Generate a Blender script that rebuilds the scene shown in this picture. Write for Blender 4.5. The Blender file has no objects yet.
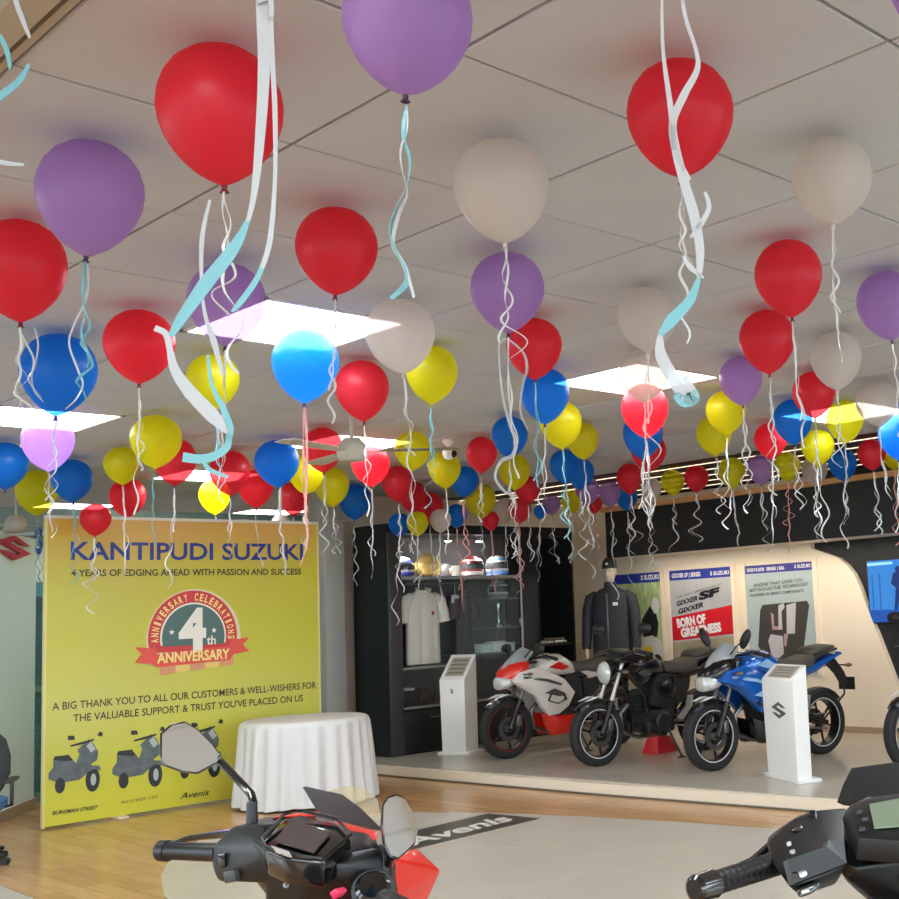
import bpy, bmesh, math, random
from mathutils import Vector, Matrix
R = random.Random(7)
PI = math.pi
C = bpy.context.scene.collection
SC = bpy.context.scene

# ---------------------------------------------------------------- camera, world, exposure
F_PX, PX0, PY0, CAM_H = 1201.1, 650.4, 474.5, 1.5
ROW_R = Vector((0.68071332, -0.73110332, -0.04601424))
ROW_D = Vector((0.05075144, 0.1097299, -0.99266492))
ROW_F = Vector((0.73078976, 0.67338494, 0.11179915))
cam_d = bpy.data.cameras.new('camera')
cam = bpy.data.objects.new('camera', cam_d)
C.objects.link(cam)
m = Matrix.Identity(4)
for i in range(3):
    m[i][0] = ROW_R[i]; m[i][1] = -ROW_D[i]; m[i][2] = -ROW_F[i]
m[2][3] = CAM_H
cam.matrix_world = m
cam_d.sensor_width = 36; cam_d.sensor_fit = 'HORIZONTAL'
cam_d.lens = F_PX / 899 * 36
cam_d.shift_x = (449.5 - PX0) / 899
cam_d.shift_y = (PY0 - 449.5) / 899
cam_d.clip_start = 0.05; cam_d.clip_end = 200
SC.camera = cam
SC.view_settings.view_transform = 'Standard'
SC.view_settings.look = 'None'
SC.view_settings.gamma = 1
SC.view_settings.use_curve_mapping = False
SC.view_settings.exposure = 0.38
try:
    SC.cycles.max_bounces = 8
    SC.cycles.transparent_max_bounces = 16
except Exception:
    pass
W = bpy.data.worlds.new('daylight'); SC.world = W; W.use_nodes = True
W.node_tree.nodes['Background'].inputs[0].default_value = (0.74, 0.88, 1.0, 1)
W.node_tree.nodes['Background'].inputs[1].default_value = 6.0
PANEL_STRENGTH = 11.0

def ray(px, py):
    return ROW_R * ((px - PX0) / F_PX) + ROW_D * ((py - PY0) / F_PX) + ROW_F
O = Vector((0, 0, CAM_H))
def P(px, py, d): return O + ray(px, py) * d
def on_z(px, py, z): r = ray(px, py); return O + r * ((z - CAM_H) / r.z)
def on_x(px, py, x): r = ray(px, py); return O + r * (x / r.x)
def on_y(px, py, y): r = ray(px, py); return O + r * (y / r.y)

# ---------------------------------------------------------------- materials
def lin(c):
    return tuple(((v / 255) / 12.92 if v / 255 <= 0.04045 else ((v / 255 + 0.055) / 1.055) ** 2.4) for v in c)
MATS = {}
def mat(name, rgb, rough=0.5, metal=0.0, noise=0.0, scale=8.0, bump=0.0, coat=0.0, emit=None, strength=1.0, alpha=None, trans=0.0, stretch=None, sub=0.0):
    if name in MATS: return MATS[name]
    mt = bpy.data.materials.new(name); mt.use_nodes = True
    nt = mt.node_tree; b = nt.nodes['Principled BSDF']
    col = lin(rgb)
    b.inputs['Base Color'].default_value = (*col, 1)
    b.inputs['Roughness'].default_value = rough
    b.inputs['Metallic'].default_value = metal
    if coat: b.inputs['Coat Weight'].default_value = coat; b.inputs['Coat Roughness'].default_value = 0.05
    if trans: b.inputs['Transmission Weight'].default_value = trans
    if emit is not None:
        b.inputs['Emission Color'].default_value = (*lin(emit), 1); b.inputs['Emission Strength'].default_value = strength
    if noise or bump:
        tc = nt.nodes.new('ShaderNodeTexCoord'); mp = nt.nodes.new('ShaderNodeMapping')
        nz = nt.nodes.new('ShaderNodeTexNoise'); nz.inputs['Scale'].default_value = scale; nz.inputs['Detail'].default_value = 5
        nt.links.new(tc.outputs['Object'], mp.inputs[0]); nt.links.new(mp.outputs[0], nz.inputs['Vector'])
        if stretch: mp.inputs['Scale'].default_value = stretch
        if noise:
            cr = nt.nodes.new('ShaderNodeValToRGB')
            cr.color_ramp.elements[0].position = 0.3; cr.color_ramp.elements[1].position = 0.7
            cr.color_ramp.elements[0].color = (*[v * (1 - noise) for v in col], 1)
            cr.color_ramp.elements[1].color = (*[min(1, v * (1 + noise)) for v in col], 1)
            nt.links.new(nz.outputs[0], cr.inputs[0]); nt.links.new(cr.outputs[0], b.inputs['Base Color'])
        if bump:
            bp = nt.nodes.new('ShaderNodeBump'); bp.inputs['Strength'].default_value = bump; bp.inputs['Distance'].default_value = 0.01
            nt.links.new(nz.outputs[0], bp.inputs['Height']); nt.links.new(bp.outputs[0], b.inputs['Normal'])
    MATS[name] = mt
    return mt

def see_through(name, rgb, amount, rough=0.2, tint=None):
    """thin stretched film or sheet: part of the light passes straight through, tinted"""
    if name in MATS: return MATS[name]
    mt = mat(name, rgb, rough)
    nt = mt.node_tree; b = nt.nodes['Principled BSDF']; out = nt.nodes['Material Output']
    tr = nt.nodes.new('ShaderNodeBsdfTransparent'); tr.inputs[0].default_value = (*lin(tint or rgb), 1)
    mx = nt.nodes.new('ShaderNodeMixShader'); mx.inputs[0].default_value = amount
    nt.links.new(b.outputs[0], mx.inputs[1]); nt.links.new(tr.outputs[0], mx.inputs[2]); nt.links.new(mx.outputs[0], out.inputs[0])
    return mt

def latex(name, rgb, tint, amount=0.30):
    """balloon film: glossy skin, some light scatters through, some passes straight"""
    mt = see_through(name, rgb, amount, 0.34, tint)
    nt = mt.node_tree; b = nt.nodes['Principled BSDF']
    mx = [n for n in nt.nodes if n.type == 'MIX_SHADER'][0]
    tl = nt.nodes.new('ShaderNodeBsdfTranslucent'); tl.inputs[0].default_value = (*lin(rgb), 1)
    m2 = nt.nodes.new('ShaderNodeMixShader'); m2.inputs[0].default_value = 0.5
    nt.links.new(b.outputs[0], m2.inputs[1]); nt.links.new(tl.outputs[0], m2.inputs[2]); nt.links.new(m2.outputs[0], mx.inputs[1])
    return mt

# ---------------------------------------------------------------- mesh helpers
class MB:
    def __init__(s): s.v = []; s.f = []
    def add(s, vs, fs):
        n = len(s.v); s.v += [tuple(v) for v in vs]; s.f += [tuple(i + n for i in f) for f in fs]; return s
    def box(s, lo, hi):
        (a, b, c), (d, e, f) = lo, hi
        return s.add([(a,b,c),(d,b,c),(d,e,c),(a,e,c),(a,b,f),(d,b,f),(d,e,f),(a,e,f)],
                     [(0,3,2,1),(4,5,6,7),(0,1,5,4),(1,2,6,5),(2,3,7,6),(3,0,4,7)])
    def rbox(s, lo, hi, r=0.01, seg=2, M=None):
        bm = bmesh.new(); bmesh.ops.create_cube(bm, size=1)
        lo, hi = Vector(lo), Vector(hi)
        for v in bm.verts: v.co = Vector([lo[i] + (v.co[i] + .5) * (hi[i] - lo[i]) for i in range(3)])
        bmesh.ops.bevel(bm, geom=bm.edges[:], offset=r, segments=seg, affect='EDGES', profile=0.5)
        return s.bm(bm, M)
    def bm(s, bm, M=None):
        bm.verts.index_update()
        vs = [(M @ v.co) if M else v.co.copy() for v in bm.verts]
        fs = [[v.index for v in f.verts] for f in bm.faces]; bm.free()
        return s.add(vs, fs)
    def hull(s, pts, bevel=0.0, seg=2):
        bm = bmesh.new()
        for p in pts: bm.verts.new(p)
        r = bmesh.ops.convex_hull(bm, input=bm.verts[:])
        junk = [g for g in r['geom_interior'] + r['geom_unused'] if isinstance(g, bmesh.types.BMVert)]
        if junk: bmesh.ops.delete(bm, geom=list(set(junk)), context='VERTS')
        bmesh.ops.dissolve_limit(bm, angle_limit=0.02, verts=bm.verts[:], edges=bm.edges[:])
        if bevel: bmesh.ops.bevel(bm, geom=bm.edges[:], offset=bevel, segments=seg, affect='EDGES', profile=0.5, clamp_overlap=True)
        return s.bm(bm)
    def tube(s, path, r, n=10, caps=True):
        path = [Vector(p) for p in path]; rs = r if isinstance(r, (list, tuple)) else [r] * len(path)
        up = Vector((0, 0, 1)); rings = []; last = None
        for i, p in enumerate(path):
            t = (path[min(i + 1, len(path) - 1)] - path[max(i - 1, 0)]).normalized()
            if last is None:
                a = t.cross(up)
                if a.length < 0.1: a = t.cross(Vector((1, 0, 0)))
                a.normalize()
            else:
                a = (last - t * last.dot(t)).normalized()
            last = a; b = t.cross(a)
            rings.append([p + (a * math.cos(2 * PI * k / n) + b * math.sin(2 * PI * k / n)) * rs[i] for k in range(n)])
        return s.rings(rings, caps)
    def rings(s, rings, caps=True, closed=True):
        n = len(rings[0]); vs = [v for r in rings for v in r]; fs = []
        for i in range(len(rings) - 1):
            for k in range(n if closed else n - 1):
                a = i * n + k; b = i * n + (k + 1) % n
                fs.append((a, b, b + n, a + n))
        if caps and closed:
            fs.append(tuple(range(n - 1, -1, -1))); fs.append(tuple((len(rings) - 1) * n + k for k in range(n)))
        return s.add(vs, fs)
    def lathe(s, prof, n=24, M=None, closed=False):
        """prof: (radius, axial) list; axis z; M places it"""
        rings = []
        for r, z in prof:
            ring = [Vector((r * math.cos(2 * PI * k / n), r * math.sin(2 * PI * k / n), z)) for k in range(n)]
            rings.append([M @ v for v in ring] if M else ring)
        if closed: rings.append(rings[0])
        return s.rings(rings, caps=False)
    def loft(s, secs, n=20, axis='x'):
        """secs: (pos, yc, zc, hw, hh, power)"""
        rings = []
        for (x, yc, zc, hw, hh, pw) in secs:
            ring = []
            for k in range(n):
                a = 2 * PI * k / n; ca, sa = math.cos(a), math.sin(a)
                y = yc + hw * math.copysign(abs(ca) ** (2 / pw), ca); z = zc + hh * math.copysign(abs(sa) ** (2 / pw), sa)
                ring.append(Vector((x, y, z)) if axis == 'x' else Vector((y, z, x)))
            rings.append(ring)
        return s.rings(rings)
    def prism(s, poly, f, d):
        """poly 2d list, f maps (u,v)->Vector, d extrude vector"""
        n = len(poly); d = Vector(d)
        a = [f(*p) for p in poly]; b = [v + d for v in a]
        fs = [tuple(range(n)), tuple(range(2 * n - 1, n - 1, -1))] + [(k, k + n, (k + 1) % n + n, (k + 1) % n) for k in range(n)]
        return s.add(a + b, fs)
    def slab(s, pts, d):
        n = len(pts); d = Vector(d); a = [Vector(p) for p in pts]; b = [v + d for v in a]
        return s.add(a + b, [tuple(range(n)), tuple(range(2 * n - 1, n - 1, -1))] + [(k, k + n, (k + 1) % n + n, (k + 1) % n) for k in range(n)])
    def shell(s, poly, sy, y_in, y_edge, y_mid, inset=0.3):
        """side panel in xz with chamfered, bulging outer face; sy = +-1"""
        n = len(poly); cx = sum(p[0] for p in poly) / n; cz = sum(p[1] for p in poly) / n
        A = [(x, sy * y_in, z) for x, z in poly]; B = [(x, sy * y_edge, z) for x, z in poly]
        D = [(x + (cx - x) * inset, sy * y_mid, z + (cz - z) * inset) for x, z in poly]
        fs = [tuple(range(n))] + [(k, (k + 1) % n, (k + 1) % n + n, k + n) for k in range(n)] + \
             [(k + n, (k + 1) % n + n, (k + 1) % n + 2 * n, k + 2 * n) for k in range(n)] + [tuple(range(2 * n, 3 * n))]
        return s.add(A + B + D, fs)
    def sphere(s, c, r, n=12, m=8, sc=(1, 1, 1)):
        c = Vector(c); rings = []
        for j in range(m + 1):
            a = PI * j / m - PI / 2; rr = max(math.cos(a), 0.001)
            rings.append([c + Vector((r * sc[0] * rr * math.cos(2 * PI * k / n), r * sc[1] * rr * math.sin(2 * PI * k / n), r * sc[2] * math.sin(a))) for k in range(n)])
        return s.rings(rings)
    def mesh(s, name, smooth=35):
        me = bpy.data.meshes.new(name); me.from_pydata(s.v, [], s.f)
        bm = bmesh.new(); bm.from_mesh(me)
        bmesh.ops.recalc_face_normals(bm, faces=bm.faces[:]); bm.to_mesh(me); bm.free()
        if smooth:
            me.shade_smooth(); me.set_sharp_from_angle(angle=math.radians(smooth))
        return me
    def build(s, name, m, parent=None, smooth=35, loc=None, rz=None):
        o = bpy.data.objects.new(name, s.mesh(name, smooth)); C.objects.link(o)
        if m: o.data.materials.append(m)
        if parent: o.parent = parent
        if loc is not None: o.location = loc
        if rz is not None: o.rotation_euler.z = rz
        return o

def link(name, me, parent=None, loc=None):
    o = bpy.data.objects.new(name, me); C.objects.link(o)
    if parent: o.parent = parent
    if loc is not None: o.location = loc
    return o
def tag(o, label=None, cat=None, group=None, kind=None):
    if label: o['label'] = label
    if cat: o['category'] = cat
    if group: o['group'] = group
    if kind: o['kind'] = kind
    return o
def thing(name, label, cat, loc=(0, 0, 0), rz=0, group=None):
    o = bpy.data.objects.new(name, None); C.objects.link(o); o.empty_display_size = 0.1
    o.location = loc; o.rotation_euler.z = rz
    return tag(o, label, cat, group)
def struct(name, mb, m, parent=None, smooth=35):
    o = mb.build(name, m, parent, smooth)
    if not parent: o['kind'] = 'structure'
    return o
def children(o): return [c for c in list(o.children)]
def copy_tree(o, parent=None):
    c = o.copy(); C.objects.link(c)
    if parent: c.parent = parent
    for ch in list(o.children): copy_tree(ch, c)
    return c
def ring_m(c, axis, up=Vector((0, 0, 1))):
    """matrix whose z is axis, at c"""
    z = Vector(axis).normalized(); x = up.cross(z)
    if x.length < 0.01: x = Vector((1, 0, 0)).cross(z)
    x.normalize(); y = z.cross(x)
    M = Matrix.Identity(4)
    for i in range(3): M[i][0] = x[i]; M[i][1] = y[i]; M[i][2] = z[i]; M[i][3] = c[i]
    return M

def text_verts(s, bold=0.0, extrude=0.0, spacing=1.0):
    cu = bpy.data.curves.new('t', 'FONT'); cu.body = s; cu.size = 1; cu.offset = bold; cu.extrude = extrude; cu.resolution_u = 3
    cu.space_character = spacing
    o = bpy.data.objects.new('t', cu); C.objects.link(o)
    dg = bpy.context.evaluated_depsgraph_get()
    me = bpy.data.meshes.new_from_object(o.evaluated_get(dg))
    vs = [v.co.copy() for v in me.vertices]; fs = [tuple(p.vertices) for p in me.polygons]
    bpy.data.objects.remove(o); bpy.data.curves.remove(cu); bpy.data.meshes.remove(me)
    return vs, fs
def text_on(name, s, p0, p1, height, nrm, m, parent, bold=0.015, lift=0.004, slant=0.0, capital=0.70):
    """lettering whose baseline runs p0 -> p1 on a plane with normal nrm; height = capital height"""
    vs, fs = text_verts(s, bold, 0.0)
    p0, p1, nrm = Vector(p0), Vector(p1), Vector(nrm).normalized()
    x0 = min(v.x for v in vs); x1 = max(v.x for v in vs)
    L = (p1 - p0).length; ex = (p1 - p0).normalized(); ey = nrm.cross(ex)
    k = L / (x1 - x0); ky = height / capital
    out = [p0 + ex * ((v.x - x0) * k + slant * v.y * ky) + ey * (v.y * ky) + nrm * lift for v in vs]
    # one object per word: glyph runs are split where the gap is wide
    par = list(range(len(vs)))
    def find(i):
        while par[i] != i: par[i] = par[par[i]]; i = par[i]
        return i
    for f in fs:
        for v in f[1:]: par[find(v)] = find(f[0])
    isl = {}
    for i, v in enumerate(vs): isl.setdefault(find(i), []).append(i)
    rng = sorted((min(vs[i].x for i in q), max(vs[i].x for i in q), r) for r, q in isl.items())
    words = []; cur = None
    for a, b, r in rng:
        if cur is None or a - cur > 0.16: words.append([])
        words[-1].append(r); cur = b if cur is None else max(cur, b)
    for wd in words:
        wd = set(wd); ids = [i for i in range(len(vs)) if find(i) in wd]; ix = {i: k for k, i in enumerate(ids)}
        me = bpy.data.meshes.new(name); me.from_pydata([tuple(out[i]) for i in ids], [], [tuple(ix[i] for i in f) for f in fs if f[0] in ix])
        o = link(name, me, parent); me.materials.append(m)
    return o
EMB = [(-1, .3), (0, 1), (.95, .32), (.4, .32), (0, .6), (-.3, .38), (1, -.3), (0, -1), (-.95, -.32), (-.4, -.32), (0, -.6), (.3, -.38)]
def clip(poly, sub):
    """clip polygon sub by convex polygon poly (ccw)"""
    out = list(sub)
    for i in range(len(poly)):
        a, b = poly[i], poly[(i + 1) % len(poly)]; inp = out; out = []
        if not inp: break
        side = lambda p: (b[0] - a[0]) * (p[1] - a[1]) - (b[1] - a[1]) * (p[0] - a[0])
        for j in range(len(inp)):
            p, q = inp[j - 1], inp[j]; sp, sq = side(p), side(q)
            if (sp >= 0) != (sq >= 0):
                t = sp / (sp - sq); out.append((p[0] + (q[0] - p[0]) * t, p[1] + (q[1] - p[1]) * t))
            if sq >= 0: out.append(q)
    return out
def tiles(parent, name, poly, x0, y0, step, gap, z0, z1, m, bounds):
    bx0, by0, bx1, by1 = bounds
    ix = math.floor((bx0 - x0) / step)
    while x0 + ix * step < bx1:
        iy = math.floor((by0 - y0) / step)
        while y0 + iy * step < by1:
            a, b = x0 + ix * step + gap / 2, y0 + iy * step + gap / 2; c, d = a + step - gap, b + step - gap
            q = clip(poly, [(a, b), (c, b), (c, d), (a, d)])
            if len(q) > 2:
                area = abs(sum(q[k - 1][0] * q[k][1] - q[k][0] * q[k - 1][1] for k in range(len(q)))) / 2
                if area > 0.01:
                    MB().prism(q, lambda u, v: Vector((u, v, z0)), (0, 0, z1 - z0)).build(name, m, parent, smooth=0)
            iy += 1
        ix += 1
# ================================================================ THE ROOM
CEIL = 2.94; ST = 0.7935; GX, GY = 1.86, 1.53
m_ceil = mat('ceiling_board', (193, 194, 198), 0.8, noise=0.02, scale=3)
m_joint = mat('ceiling_joint', (120, 112, 104), 0.8)
m_white = mat('white_paint', (226, 222, 212), 0.5)
m_cream = mat('cream_wall', (240, 224, 200), 0.55, noise=0.02, scale=2)
m_teal = mat('cool_white_panel', (232, 250, 250), 0.35)
m_black = mat('black_board', (18, 20, 21), 0.45)
m_blackm = mat('black_matt', (30, 31, 32), 0.6)
m_grey = mat('grey_metal', (120, 118, 112), 0.35, 0.6)
m_tan = mat('tan_skirting', (170, 145, 118), 0.4)
m_woodtrim = mat('light_wood_trim', (205, 150, 95), 0.45, noise=0.12, scale=5, stretch=(12, 1, 12))
m_brown = mat('dark_brown_slat', (62, 38, 32), 0.5)
m_glass = see_through('clear_glass', (200, 204, 204), 0.95, 0.05, (240, 246, 246))
m_tealglass = see_through('blue_tinted_glass', (130, 176, 186), 0.72, 0.05, (176, 222, 230))

def wood_mat():
    mt = mat('wood_floor', (176, 134, 84), 0.22)
    nt = mt.node_tree; b = nt.nodes['Principled BSDF']
    tc = nt.nodes.new('ShaderNodeTexCoord'); mp = nt.nodes.new('ShaderNodeMapping')
    nt.links.new(tc.outputs['Object'], mp.inputs[0]); mp.inputs['Rotation'].default_value = (0, 0, PI / 2)
    br = nt.nodes.new('ShaderNodeTexBrick'); br.offset = 0.37; br.inputs['Scale'].default_value = 1.0
    br.inputs['Brick Width'].default_value = 1.2; br.inputs['Row Height'].default_value = 0.14
    br.inputs['Mortar Size'].default_value = 0.0015
    br.inputs['Color1'].default_value = (*lin((202, 156, 104)), 1); br.inputs['Color2'].default_value = (*lin((184, 138, 88)), 1)
    br.inputs['Mortar'].default_value = (*lin((130, 96, 60)), 1)
    nt.links.new(mp.outputs[0], br.inputs['Vector'])
    nz = nt.nodes.new('ShaderNodeTexNoise'); nz.inputs['Scale'].default_value = 3; nz.inputs['Detail'].default_value = 8
    mp2 = nt.nodes.new('ShaderNodeMapping'); mp2.inputs['Scale'].default_value = (7, 0.6, 1)
    nt.links.new(tc.outputs['Object'], mp2.inputs[0]); nt.links.new(mp2.outputs[0], nz.inputs['Vector'])
    mx = nt.nodes.new('ShaderNodeMixRGB'); mx.blend_type = 'OVERLAY'; mx.inputs[0].default_value = 0.3
    nt.links.new(br.outputs[0], mx.inputs[1]); nt.links.new(nz.outputs[0], mx.inputs[2]); nt.links.new(mx.outputs[0], b.inputs['Base Color'])
    return mt
m_wood = wood_mat()
m_tile = mat('pale_stone_tile', (196, 188, 172), 0.28, noise=0.05, scale=1.5)
m_grout = mat('grout', (168, 160, 144), 0.7)
m_ptile = mat('grey_platform_tile', (186, 176, 162), 0.25, noise=0.05, scale=2)

floor = struct('floor', MB().box((-4, -4, -0.1), (11.2, 16.2, 0)), m_wood)
pad = [(-2, -4), (6.9, -4), (6.85, 2.5), (6.72, 4.0), (6.56, 5.05), (6.45, 5.9), (6.30, 6.6), (6.05, 7.45), (5.7, 8.15), (5.2, 8.62), (4.65, 8.68), (4.24, 8.48), (3.82, 8.05), (3.5, 7.5), (3.26, 6.95), (3.05, 6.3), (2.6, 4.5), (1, 1.5)]
pad = [(1, -4), (6.9, -4), (6.85, 2.5), (6.74, 4.0), (6.58, 5.05), (6.45, 5.9), (6.30, 6.6), (6.05, 7.45), (5.7, 8.15), (5.2, 8.6), (4.65, 8.66), (4.24, 8.48), (3.82, 8.05), (3.5, 7.5), (3.26, 6.95), (2.6, 4.5), (1.4, 0)]
tiles(floor, 'floor_tile', pad, 0.5, 0.35, 1.2, 0.004, -0.002, 0.004, m_tile, (1, -4, 7, 9))
pad2 = [(-4, 5), (2.2, 5), (2.6, 6.6), (2.78, 7.6), (2.8, 8.2), (2.7, 9.2), (2.3, 10.2), (-4, 10.2)]
tiles(floor, 'floor_tile', pad2, 0.5, 0.35, 1.2, 0.004, -0.002, 0.004, m_tile, (-4, 5, 3, 10.5))

# raised display platform
plat = [(7.42, 2.0), (11.0, 2.0), (11.0, 11.9), (6.98, 11.9), (7.0, 10.3), (7.1, 7.3), (7.27, 5.0)]
pf = struct('platform', MB().prism(plat, lambda u, v: Vector((u, v, 0.0)), (0, 0, 0.092)), mat('cream_riser', (232, 216, 192), 0.4), smooth=0)
plat_top = [(x + (0.03 if x < 8 else 0), y) for x, y in plat]
tiles(pf, 'floor_tile', plat_top, 7.2, 0.2, 0.6, 0.004, 0.092, 0.1, m_ptile, (6.9, 2, 11, 11.9))
struct('trim_1', MB().slab([(6.93, 11.0, 0.0), (6.97, 10.3, 0), (7.07, 7.3, 0), (7.24, 5.0, 0), (7.38, 2.0, 0), (7.42, 2.0, 0), (7.27, 5.0, 0), (7.1, 7.3, 0), (7.0, 10.3, 0), (6.98, 11.0, 0)], (0, 0, 0.012)), mat('dark_joint', (92, 80, 64), 0.5), smooth=0)

# ceiling and its boards
ceiling = struct('ceiling', MB().box((-4, -4, CEIL + 0.02), (11.2, 16.2, CEIL + 0.1)), m_joint)
LIGHTS = [  # the leading out-of-view panels are extras, added to brighten the room
          (-2.90, 4.70, 'added square ceiling light out of view over the street windows'), (-2.90, -1.6, 'added square ceiling light out of view in the corner by the street'), (0.26, 7.87, 'added square ceiling light out of view over the office side chair'), (0.26, -1.6, 'added square ceiling light out of view over the entrance'), (7.46, -1.6, 'added square ceiling light out of view past the curved panel'), (7.46, 1.53, 'added square ceiling light out of view over the end of the platform'),(2.66, 4.70, 'square ceiling light shining behind the purple balloon with a dark knot'),
          (5.06, 4.60, 'square ceiling light behind the pair of white balloons'),
          (7.10, 4.62, 'square ceiling light behind the glowing yellow balloon'),
          (2.66, 7.90, 'square ceiling light glowing behind the pale lilac balloon at the edge'),
          (5.06, 7.88, 'square ceiling light beside the fan above the centre of the room'),
          (5.02, 10.35, 'small bright ceiling light behind the yellow balloon pair over the banner'),
          (5.20, 13.6, 'square ceiling light above the banner top near its first letters'),
          (7.20, 13.2, 'square ceiling light above the last letters of the banner'),
          (5.06, 1.53, 'square ceiling light out of view beyond the display wall side'),
          (0.26, 4.70, 'square ceiling light out of view on the office side'),
          (0.26, 1.53, 'square ceiling light out of view above the camera side'),
          (2.66, -1.6, 'square ceiling light out of view behind the camera'),
          (5.06, -1.6, 'square ceiling light out of view behind the far scooter')]
def lit(x, y):
    return any(abs(x + ST / 2 - (a + ST / 2)) < ST * 0.98 and abs(y - b) < ST * 0.98 and False for a, b, _ in LIGHTS)
def cells():
    i0 = -7
    for i in range(i0, 9):
        for j in range(-7, 19):
            yield GX + (i) * ST, GY + j * ST
tme = None
bm = bmesh.new(); bmesh.ops.create_cube(bm, size=1)
for v in bm.verts: v.co = Vector((v.co.x * (ST - 0.012), v.co.y * (ST - 0.012), v.co.z * 0.02))
bmesh.ops.bevel(bm, geom=[e for e in bm.edges if all(v.co.z < 0 for v in e.verts)], offset=0.004, segments=1, affect='EDGES')
tile_mb = MB().bm(bm); tile_me = tile_mb.mesh('ceiling_tile', 0); tile_me.materials.append(m_ceil)
panel_cells = set()
for (a, b, _) in LIGHTS:
    panel_cells.add((round((a - GX) / ST), round((b - GY) / ST)))
E_SLAT = 8.93
for i in range(-7, 9):
    for j in range(-7, 18):
        x, y = GX + i * ST, GY + j * ST
        if (i, j) in panel_cells: continue
        if x + ST > E_SLAT + 0.15 and y > -3: continue
        o = link('ceiling_tile', tile_me, ceiling, (x + ST / 2, y + ST / 2, CEIL + 0.01))
        o.rotation_euler = (R.uniform(-.003, .003), R.uniform(-.003, .003), 0)
m_diff = mat('light_diffuser', (255, 255, 255), 0.5, emit=(246, 252, 255), strength=PANEL_STRENGTH)
for (a, b, lab) in LIGHTS:
    i, j = round((a - GX) / ST), round((b - GY) / ST); x, y = GX + i * ST, GY + j * ST
    t = thing('ceiling_light', lab, 'ceiling light', (x + ST / 2, y + ST / 2, CEIL), group='square ceiling lights')
    h = ST / 2 - 0.006
    f = MB()
    for (u0, v0, u1, v1) in ((-h, -h, h, -h + .025), (-h, h - .025, h, h), (-h, -h, -h + .025, h), (h - .025, -h, h, h)):
        f.box((u0, v0, -0.004), (u1, v1, 0.02))
    f.build('frame', mat('light_frame', (236, 236, 232), 0.4), t)
    MB().box((-h + .025, -h + .025, 0.0), (h - .025, h - .025, 0.012)).build('diffuser', m_diff, t, smooth=0)
# soffit trim running across near the camera (top corner of the view)
struct('trim_2', MB().box((0.93, -3, CEIL - 0.03), (1.01, 10, CEIL + 0.02)).box((1.03, -3, CEIL - 0.018), (1.05, 10, CEIL + 0.02)), mat('beige_channel', (172, 160, 138), 0.6))
# slatted dark ceiling over the display platform
sl = struct('ceiling_slatted', MB().box((E_SLAT, -3, CEIL - 0.01), (11.2, 12.2, CEIL + 0.02)), m_brown)
for k in range(5):
    x = E_SLAT + 0.22 + k * 0.42
    MB().box((x, -3, CEIL - 0.014), (x + 0.03, 11.9, CEIL - 0.008)).build('light_slat', mat('led_strip', (255, 240, 215), .5, emit=(255, 232, 200), strength=1.3), sl, smooth=0)

# walls
struct('wall_right', MB().box((11.05, -4, 0), (11.2, 12.2, CEIL + 0.1)), m_black)
cv = [(825, 553), (838.5, 558), (847, 565), (854, 574), (860, 587), (865, 602), (872, 620), (879, 638), (886, 656), (892, 672), (898, 688), (903, 705)]
cpts = [(on_x(a, b, 10.98).y, on_x(a, b, 10.98).z) for a, b in cv]
poly = [(12.0, 0.1), (12.0, 2.9), (7.75, 2.9), (7.75, 2.09)] + cpts + [(6.55, 0.1)]
struct('wall_panel', MB().prism(poly, lambda u, v: Vector((10.98, u, v)), (0.07, 0, 0)), m_cream, smooth=0)
struct('baseboard_right', MB().box((10.955, 6.62, 0.1), (10.985, 11.7, 0.165)), m_tan)
struct('wall_corner', MB().box((7.2, 11.62, 0), (11.2, 11.75, CEIL)), m_cream)
struct('wall_back', MB().box((-4, 16, 0), (11.2, 16.2, CEIL + 0.1)), m_teal)
struct('wall_side', MB().box((11.05, 11.75, 0), (11.2, 16.2, CEIL + 0.1)), m_teal)
# street side of the showroom behind the camera: low wall, piers, lintel, daylight between
ws = MB()
ws.box((-4.1, -4.1, 0), (-3.9, 16.2, 0.5)).box((-4.1, -4.1, 2.6), (-3.9, 16.2, CEIL + .1))
for y in (-4.1, -0.6, 2.9, 6.4, 9.9, 13.4): ws.box((-4.15, y, 0), (-3.85, y + .9, CEIL + .1))
struct('wall_left', ws, m_white)
ws = MB()
ws.box((-4.1, -4.1, 0), (11.2, -3.9, 0.3)).box((-4.1, -4.1, 2.7), (11.2, -3.9, CEIL + .1))
for x in (-4.1, -0.4, 3.3, 7.0, 10.3): ws.box((x, -4.15, 0), (x + .7, -3.85, CEIL + .1))
struct('wall_front', ws, m_white)
struct('ground_outside', MB().box((-30, -30, -0.3), (-4.1, 30, -0.12)).box((-4.1, -30, -0.3), (30, -4.1, -0.12)), mat('pavement', (150, 148, 142), 0.9, noise=.1))

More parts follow.
